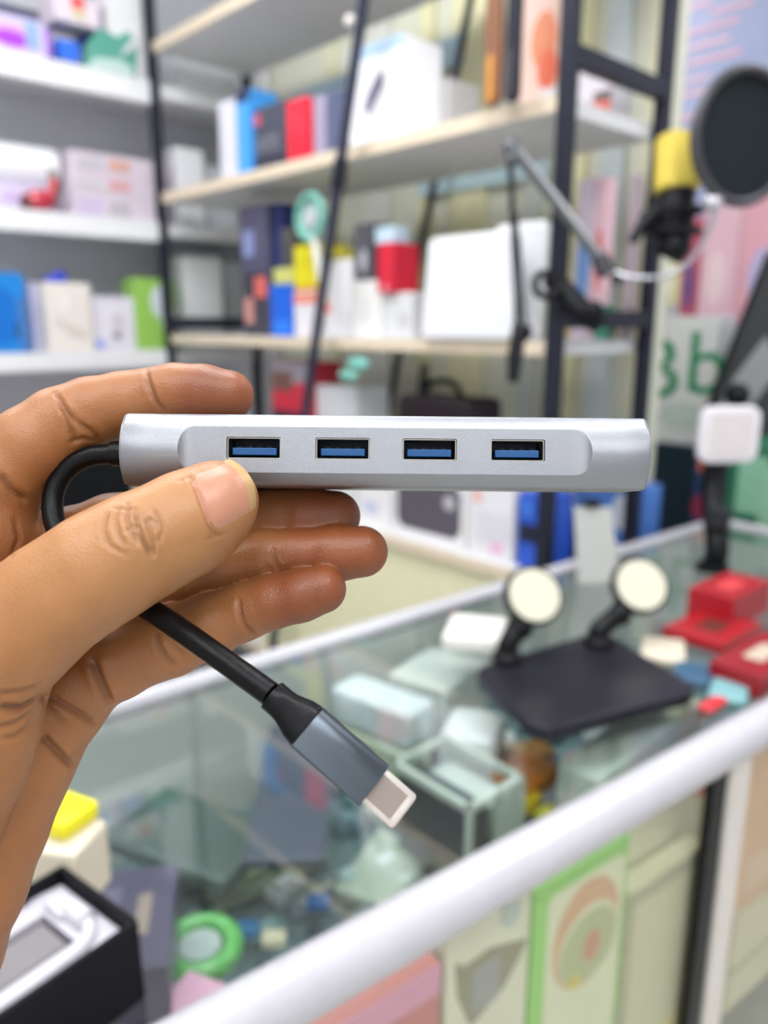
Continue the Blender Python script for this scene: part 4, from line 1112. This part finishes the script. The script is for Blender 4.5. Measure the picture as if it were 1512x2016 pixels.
fpack(1236, 1374, .955, .55, .044, .012, 'backing_card', 'cream backing card with a coral dot behind the grey box', 'card', (240, 236, 214), deco=[(.82, 1, .86, .93, (238, 142, 124), 'e'), (.85, 1, .94, .97, (200, 206, 210))], ym=1700)
fpack(1238, 1376, zz(1300, 1712), .60, .015, .025, 'display_box', 'grey-beige box behind the front glass beside the black upright', 'box', (222, 218, 190), deco=[(0, .07, 0, 1, (190, 188, 166)), (0, 1, .93, 1, (186, 184, 160)), (.3, .9, .06, .16, (232, 220, 150))], ym=1800)
fpack(1462, 1760, .955, zz(1500, 1760), .02, .03, 'display_pack', 'salmon orange pack right of the cream upright, upper', 'pack', (234, 192, 160), deco=[(.05, .5, .1, .3, (238, 206, 184)), (.3, .6, .6, .8, (216, 196, 160), 'e')], ym=1600)
fpack(1440, 1760, zz(1500, 1764), .55, .02, .03, 'display_pack', 'beige pack below the salmon orange one at the right edge', 'pack', (228, 222, 196), deco=[(.0, .6, .4, .44, (180, 176, 150))], ym=1880)
fpack(300, 1376, .940, .50, .060, .006, 'pegboard', 'cream pegboard panel behind the hanging packs in the counter', 'panel', (216, 212, 190), ym=1850)

# ---- goods under the glass
def pxbox(near, left, right, ztop, h, name, label, cat, col, kw_m=None, mats=None, bevel=.003, deco=None, group=None, cap=None):
    n_ = onz(near[0], near[1], ztop); l_ = onz(left[0], left[1], ztop); r_ = onz(right[0], right[1], ztop)
    ex = (r_ - n_); wx = ex.length; ex.normalize()
    ey = Vector((-ex.y, ex.x, 0)); wy = abs((l_ - n_).dot(ey)); 
    F_ = frame((n_.x, n_.y, ztop - h), ex, ey)
    ms = mats or [mat(col, .35)]
    b = MB().box(0, wx, 0, wy, 0, h)
    for i, d in enumerate(deco or ()):
        ms.append(mat(d[5] if len(d) > 5 else d[4], .35))
        if d[0] == 'top': b.box(d[1] * wx, d[2] * wx, d[3] * wy, d[4] * wy, h - .001, h + .001 + .0003 * i, i + 1)
        if d[0] == 'left': b.box(-.001, .001, d[1] * wy, d[2] * wy, d[3] * h, d[4] * h, i + 1)
        if d[0] == 'front': b.box(d[1] * wx, d[2] * wx, -.001, .001, d[3] * h, d[4] * h, i + 1)
    return tag(b.build(name, ms, Mw=F_, bevel=bevel), label, cat, group), F_, wx, wy
# acrylic case with a dark block in it
o_, F_, wx, wy = pxbox((925, 1592), (790, 1490), (1032, 1528), .965, .115, 'block', 'dark grey device in the left half of the acrylic case', 'device', (60, 66, 78))
for v in o_.data.vertices:
    if v.co.x > wx / 2: v.co.x = wx * .42
    else: v.co.x = .004
    v.co.y = .006 if v.co.y < wy / 2 else wy - .006
    v.co.z = .004 if v.co.z < .05 else .100
MBx = MB()
for a in ((0, wx, 0, .003, 0, .115), (0, wx, wy - .003, wy, 0, .115), (0, .003, .003, wy - .003, 0, .115), (wx - .003, wx, .003, wy - .003, 0, .115), (.003, wx - .003, .003, wy - .003, 0, .003)):
    MBx.box(*a)
ac = tag(MBx.build('acrylic_case', ACRYL, Mw=F_), 'clear acrylic case with milky edges under the glass top', 'case')
rim = MB()
for a in ((-.001, wx, -.001, .006, .108, .116), (-.001, wx, wy - .006, wy, .108, .116), (-.001, .006, 0, wy, .108, .116), (wx - .006, wx, 0, wy, .108, .116), (-.002, .004, -.002, .004, 0, .108), (wx - .004, wx + .001, -.002, .004, 0, .108)):
    rim.box(*a)
rim.box(.45 * wx, wx - .004, .0, .003, .002, .106)
r_ = rim.build('case_rim', mat((206, 216, 204), .3)); r_.parent = ac
ins = MB().box(wx * .5, wx * .95, wy * .1, wy * .9, .05, .088)
i_ = ins.build('inner_tray', mat((196, 208, 200), .4)); i_.parent = ac
pxbox((978, 1462), (884, 1400), (1000, 1400), .945, .12, 'adapter', 'white rounded plug adapter upright beside the acrylic case', 'adapter', (238, 242, 240), bevel=.012)
pxbox((805, 1412), (680, 1336), (858, 1378), .955, .05, 'charger_box', 'long white box below the back rail, glowing pale blue', 'box', (228, 238, 240), bevel=.006)
pxbox((795, 1486), (680, 1406), (850, 1446), .90, .08, 'charger_box', 'long pale green box in front of the white one under the glass', 'box', (204, 214, 188), bevel=.004)
pxbox((880, 1360), (800, 1300), (960, 1300), .95, .10, 'charger_box', 'frosty white box left of the charging stand under the glass', 'box', (222, 228, 222), bevel=.006)
pxbox((988, 1262), (882, 1222), (1000, 1214), 1.029, .024, 'folded_paper', 'folded white paper wrap lying on the glass beside the left charging pad', 'paper', (240, 238, 230), bevel=.006)
pxbox((775, 1790), (700, 1690), (860, 1650), .82, .018, 'tray', 'pale green tray on the inner shelf right of the plug', 'tray', (196, 208, 188))
pxbox((1182, 1538), (1150, 1462), (1340, 1412), .955, .08, 'carton', 'pale mint carton under the glass beside the front rail', 'box', (206, 220, 208), bevel=.004)
pxbox((1330, 1415), (1230, 1395), (1390, 1380), .95, .06, 'carton', 'cream carton behind the front rail, below the charging stand base', 'box', (226, 226, 196), bevel=.004)
for i, (n1, l1, r1, c, l) in enumerate((((1030, 1560), (1000, 1490), (1110, 1510), (214, 130, 40), 'amber packet, nearer the rail, right of the acrylic case'), ((1010, 1500), (990, 1466), (1100, 1480), (196, 140, 60), 'ochre packet behind the amber one, right of the acrylic case'), ((1040, 1582), (1020, 1560), (1070, 1562), (236, 206, 20), 'bright yellow packet at the foot of the amber one'), ((1068, 1606), (1058, 1590), (1100, 1588), (226, 220, 60), 'lemon yellow packet peeping over the front rail'))):
    pxbox(n1, l1, r1, .90 - .004 * i, .022, 'packet', l, 'packet', c, bevel=.004)
pxbox((640, 1690), (530, 1440), (655, 1424), .93, .012, 'reflection_slab', 'large slate grey slab imitating the rack reflection under the glass behind the plug', 'reflection_panel', (74, 82, 98), bevel=.003)  # dark slab added to imitate the rack mirrored in the glass
pxbox((440, 1740), (360, 1520), (560, 1620), .90, .02, 'reflection_plate', 'sage grey slab imitating the rack reflection under the glass left of the slate sleeve', 'case', (78, 94, 88), bevel=.006)  # greenish slab, added for the same mirrored rack
pxbox((330, 1900), (170, 1640), (350, 1700), .975, .05, 'gadget_box', 'dark violet box with blurred print under the glass, beside the black gift box', 'box', (84, 76, 104), deco=[('top', .2, .8, .5, .8, (120, 112, 140)), ('top', .3, .7, .2, .34, (160, 140, 130))])
pxbox((440, 2040), (300, 1990), (500, 1955), .93, .01, 'leaflet', 'pink leaflet under the glass at the front rail', 'leaflet', (226, 170, 196))
pxbox((250, 2060), (60, 2010), (420, 1985), .90, .01, 'leaflet', 'lilac leaflet under the glass at the bottom left', 'leaflet', (190, 170, 214))
# green cable coil
cg = onz(394, 1866, .90)
b = MB().tube([cg + Vector((.030 * math.cos(a), .030 * math.sin(a), 0)) - cg for a in np.linspace(0, 2 * math.pi, 33)], .0095, n=12)
tag(b.build('tape_roll', mat((96, 184, 90), .35, coat=.5), Mw=Matrix.Translation(cg)), 'bright green ring-shaped roll under the glass', 'roll')
b = MB().prism(ell(0, 0, .019, .019), -.006, .004, axis='z')
tag(b.build('disc', mat((176, 190, 186), .3), Mw=Matrix.Translation(cg)), 'pale grey disc lying inside the green ring', 'disc')
# silver tubes and small packets
for i, (a, b_, c, l) in enumerate((((640, 1870), (760, 1760), (150, 165, 160), 'grey metal tube nearest the front rail'), ((420, 1790), (640, 1690), (160, 180, 150), 'pale green tube lying behind the green ring'), ((590, 1780), (740, 1690), (176, 186, 168), 'pale tube right of the green ring'), ((470, 1735), (560, 1690), (190, 204, 160), 'short lime-grey tube left under the glass'), ((650, 1745), (700, 1715), (120, 140, 140), 'short teal-grey tube in the middle of the case'), ((330, 1760), (420, 1700), (110, 150, 150), 'short teal tube beside the violet box'))):
    p_, q_ = onz(a[0], a[1], ZI + .011), onz(b_[0], b_[1], ZI + .011)
    tag(MB().tube([Vector((0, 0, 0)), q_ - p_], .009, n=14).build('tube', mat(c, .25, .3), Mw=Matrix.Translation(p_)), l + ', under the glass', 'tube')
pal = [(150, 178, 176), (204, 214, 206), (88, 112, 122), (120, 160, 158), (60, 78, 88), (176, 190, 170), (214, 220, 220), (100, 130, 140), (140, 150, 160)]
PN = ['pale teal', 'milky white', 'slate blue', 'sea green', 'dark slate', 'sage', 'white', 'steel blue', 'blue-grey']
protos = []
Fcell = frame(Vector((Fa.x, Fa.y, 0)), dF, inF)
for i, c in enumerate(pal):
    b = MB().prism(rrect(-.022, .022, -.014, .014, .004), 0, .010, axis='z').prism(rrect(-.012, .012, -.008, .008, .003), .010, .014, k=1, axis='z')
    protos.append(b.build('small_packet', [mat(c, .25, coat=.4), mat(tuple(min(255, x + 34) for x in c), .3)], bevel=.0015))
cells = []
rnd = random.Random(11)
for ix in range(22):
    for iy in range(8):
        cells.append((-.42 + ix * .056 + rnd.uniform(-.006, .006), .125 + iy * .045 + rnd.uniform(-.004, .004)))
used_p = [False] * len(pal)
for (x, y) in cells:
    if rnd.random() < .30: continue
    k_ = rnd.randrange(len(pal))
    if used_p[k_]:
        o_ = protos[k_].copy(); COL.objects.link(o_)
    else:
        o_ = protos[k_]; used_p[k_] = True
    o_.matrix_world = Fcell @ Matrix.Translation(Vector((x, y, ZI + .0005))) @ Matrix.Rotation(rnd.uniform(-.5, .5), 4, 'Z') @ Matrix.Diagonal(Vector((rnd.uniform(.8, 1.15), rnd.uniform(.8, 1.2), rnd.uniform(.8, 2.2), 1)))
    tag(o_, 'small %s accessory packet spread on the shelf under the counter glass' % PN[k_], 'packet', PN[k_] + ' packets inside the counter')
for l, px, py, c in (('small blue packet near the front rail, left of the grey metal tube', 627, 1785, (30, 110, 190)), ('small sky blue packet right beside the green ring', 488, 1838, (40, 130, 190)), ('small cream block right of the sky blue packet', 540, 1858, (232, 224, 190))):
    q = onz(px, py, .835)
    tag(MB().box(-.012, .012, -.008, .008, 0, .012).build('packet', mat(c, .4), Mw=Matrix.Translation(q), bevel=.002), l, 'packet')

# ================================================================== ON THE GLASS
ZG = 1.0045
# magnetic charging stand
st = thing('charging_stand', 'black charging stand with two round cream pads on the glass top', 'charging stand', onz(1150, 1350, ZG))
so = onz(1150, 1350, ZG)
ring0 = [onz(px, py, ZG + .018) for px, py in ((926, 1316), (1060, 1440), (1384, 1356), (1185, 1240))]
cen = sum(ring0, Vector()) / 4
def round_poly(pts, r, n=6):
    out = []
    m = len(pts)
    for i in range(m):
        p, a, b_ = pts[i], pts[i - 1], pts[(i + 1) % m]
        da = (a - p).normalized(); db = (b_ - p).normalized()
        s_, e_ = p + da * r, p + db * r
        for j in range(n + 1):
            t = j / n
            out.append((1 - t) ** 2 * s_ + 2 * t * (1 - t) * p + t * t * e_)
    return out
rp = round_poly(ring0, .03)
b = MB().prism([((p - so).x, (p - so).y) for p in rp], 0, .018, axis='z')
b.build('base_plate', mat((52, 51, 60), .3, .5), st, bevel=.003)
bk = mat((16, 17, 20), .35)
pads = [((1052, 1172), 61, (998, 1300), 1.02), ((1262, 1152), 58, (1178, 1268), 1.08)]
for (c_, rp_, ft, tt) in pads:
    cw = P(c_[0], c_[1], tt); r_ = rp_ / FPX * tt
    n1 = ((CAM - cw).normalized() + Vector((.42, -.05, .30))).normalized()
    Fd_ = frame(cw - so, n1.cross(Vector((0, 0, 1))) * -1, -n1)
    fw = onz(ft[0], ft[1], ZG + .018)
    MB().tube(spline([fw - so, fw - so + Vector((0, 0, .02)), (fw - so) * .45 + (cw - so) * .55 + Vector((-.006, 0, -.004)), cw - so - n1 * .016]), [.014] * 31, n=16).ball(fw - so + Vector((0, 0, .004)), .021, sc=(1, 1, .6)).build('arm', bk, st)
    MB().ball((fw - so) * .5 + (cw - so) * .5, .0165).build('hinge', bk, st)
    d_ = MB().prism(ell(0, 0, r_, r_, 40), 0, .013, M=Fd_).build('pad_housing', mat((40, 42, 42), .35), st, bevel=.002)
    tag(MB().prism(ell(0, 0, r_ * .86, r_ * .86, 40), -.0025, .001, M=Fd_).build('pad_face', mat((222, 217, 194), .45), st), 'round cream pad')
# square pad on a stem by the counter corner
sq = thing('phone_holder', 'phone holder with a square white head on a black stem at the counter corner', 'phone holder', onz(1402, 1122, ZG))
q0 = onz(1402, 1122, ZG)
hc = P(1440, 857, 1.44)
Fh = frame(hc - q0, Vector((1, .12, 0)), Vector((-.12, 1, .0)))
hw = 61 / FPX * 1.44
MB().prism(rrect(-hw, hw, -hw * .92, hw * .92, .022), 0, .022, M=Fh).build('head', mat((244, 240, 244), .3), sq, bevel=.005)
MB().prism(rrect(-hw * .74, hw * .74, -hw * .70, hw * .70, .010), -.0015, .001, M=Fh).build('face_plate', mat((234, 226, 226), .5), sq)
MB().tube(spline([Vector((0, 0, .0)), Vector((.004, 0, .05)), hc - q0 + Vector((-.014, .026, -.10)), hc - q0 + Vector((-.01, .026, 0))]), .0215, n=18).build('stem', bk, sq)
MB().tube([Vector((0, 0, 0)), Vector((0, 0, .012))], [.032, .028], n=24).build('foot', bk, sq)
MB().tube([Vector((.003, 0, .085)), Vector((.003, 0, .115))], .021, n=24).build('stem_collar', mat((48, 48, 52), .35), sq)
MB().ball(P(1452, 778, 1.48) - q0, .0235).build('ball_joint', bk, sq)
# small translucent card holder
ch = onz(1178, 1150, ZG)
cd_ = thing('card_holder', 'upright pale translucent card with a black clip behind the charging pads', 'card holder', ch)
tp = P(1165, 1000, 1.36) - ch
MB().add([(-.036, 0, 0), (.040, 0, 0), (tp.x + .034, tp.y, tp.z), (tp.x - .030, tp.y, tp.z), (-.036, .006, 0), (.040, .006, 0), (tp.x + .034, tp.y + .006, tp.z), (tp.x - .030, tp.y + .006, tp.z)],
         [(0, 1, 2, 3), (7, 6, 5, 4), (0, 4, 5, 1), (1, 5, 6, 2), (2, 6, 7, 3), (3, 7, 4, 0)]).build('card', mat((204, 206, 200), .3), cd_, bevel=.002)
MB().ball(tp + Vector((0, 0, .008)), .018, sc=(1, .5, .45)).build('clip', bk, cd_)
# red packs at the right of the glass
for i, (n1, l1, r1, h, c, dc, l) in enumerate((
        ((1424, 1272), (1324, 1226), (1500, 1226), .014, (172, 22, 34), (96, 50, 40), 'red pack with a brown oval lying on the glass, furthest from the front rail'),
        ((1500, 1335), (1425, 1285), (1600, 1268), .03, (150, 18, 30), (206, 190, 170), 'dark red pack with cream print lying at the right edge of the glass'),
        ((1446, 1180), (1404, 1136), (1520, 1144), .05, (170, 20, 34), (226, 70, 76), 'upright red pack near the counter corner'))):
    pxbox(n1, l1, r1, ZG + h, h - .0005, 'red_pack', l, 'pack', c, deco=[('top', .3, .7, .3, .7, dc)], bevel=.006)
for i, (n1, l1, r1, c, l) in enumerate((((1352, 1300), (1262, 1264), (1350, 1258), (224, 214, 190), 'cream round-edged tin behind the charging base'), ((1400, 1345), (1330, 1300), (1410, 1310), (52, 92, 122), 'slate blue pouch right of the charging base'), ((1470, 1380), (1400, 1340), (1480, 1340), (130, 180, 184), 'pale aqua case right of the charging base, nearest the front rail'), ((1400, 1396), (1372, 1384), (1440, 1372), (214, 50, 60), 'small red tag by the front rail'))):
    pxbox(n1, l1, r1, ZG + .016 - .002 * i, .0155 - .002 * i, 'pouch', l, 'pouch', c, bevel=.006)
# inner shelf bar at the right end, seen through the glass
# black gift box with a white tray
gbn, gbl, gbr = (282, 1812), (120, 1694), (-170, 2040)
zt_ = ZG + .062
n_ = onz(272, 1812, zt_); l_ = onz(122, 1702, zt_); r_ = onz(-150, 2045, zt_)
ey = (l_ - n_); wy = ey.length; ey.normalize(); ex = Vector((ey.y, -ex.x, 0)) if False else Vector((-ey.y, ey.x, 0)); wx = (r_ - n_).dot(ex)
Fg = frame((n_.x, n_.y, ZG), ex, -ey)
wxx = .098
gb = thing('gift_box', 'open black gift box with a white moulded tray at the bottom left of the glass', 'box', M=Fg)
bkp = mat((16, 14, 20), .6)
b = MB()
hgt = .062; th = .0035
# local: x from near corner to the left, y from near corner towards -ey (negative = back edge)
b.box(0, wxx, -wy, 0, 0, .003).box(0, wxx, -th, 0, .003, hgt).box(0, wxx, -wy, -wy + th, .003, hgt).box(0, th, -wy + th, -th, .003, hgt).box(wxx - th, wxx, -wy + th, -th, .003, hgt)
b.build('box_shell', bkp, gb, bevel=.0008)
ty0, ty1 = -wy + th + .0005, -th - .0005
tr = MB()
zt2 = hgt - .011
rx0 = .027
tr.box(th + .0005, rx0, ty0, ty1, .003, zt2).box(rx0, wxx - th - .001, ty0, -.0685, .003, zt2).box(rx0, wxx - th - .001, -.030, ty1, .003, zt2)
tray = tr.build('white_tray', mat((196, 192, 200), .4), gb, bevel=.002)
MB().box(.009, .0262, -.074, -.052, zt2 - .001, zt2 + .0045).build('raised_block', mat((196, 192, 200), .4), tray, bevel=.003)
MB().box(rx0 + .0045, wxx - .006, -.0645, -.0340, .003, zt2 - .003).build('grey_insert', mat((128, 122, 124), .5), gb, bevel=.0015)
MB().box(rx0, wxx - .004, -.0684, -.0301, .003, .0045).build('black_floor', bkp, gb)
cb = MB().tube(spline([(.0155, -.054, zt2 + .001), (.0155, -.040, zt2 + .001), (.019, -.028, zt2 + .001), (.030, -.020, zt2 + .001), (.050, -.0175, zt2 + .001), (wxx - .006, -.0165, zt2 + .001)]), .0052, n=16)
cb.tube([(.0158, -.056, zt2 + .0015), (.0158, -.036, zt2 + .0015)], [.0078, .0078], n=18)
cb.build('white_cable', mat((208, 206, 212), .35), gb)
# cream box with a yellow lid edge
pxbox((145, 1685), (50, 1655), (212, 1612), ZG + .0575, .0572, 'carton', 'cream carton behind the black gift box on the glass', 'box', (232, 220, 196), bevel=.004)
pxbox((122, 1626), (50, 1602), (196, 1574), ZG + .074, .016, 'yellow_case', 'lemon yellow case lying on the cream carton', 'case', (246, 236, 30), bevel=.004)
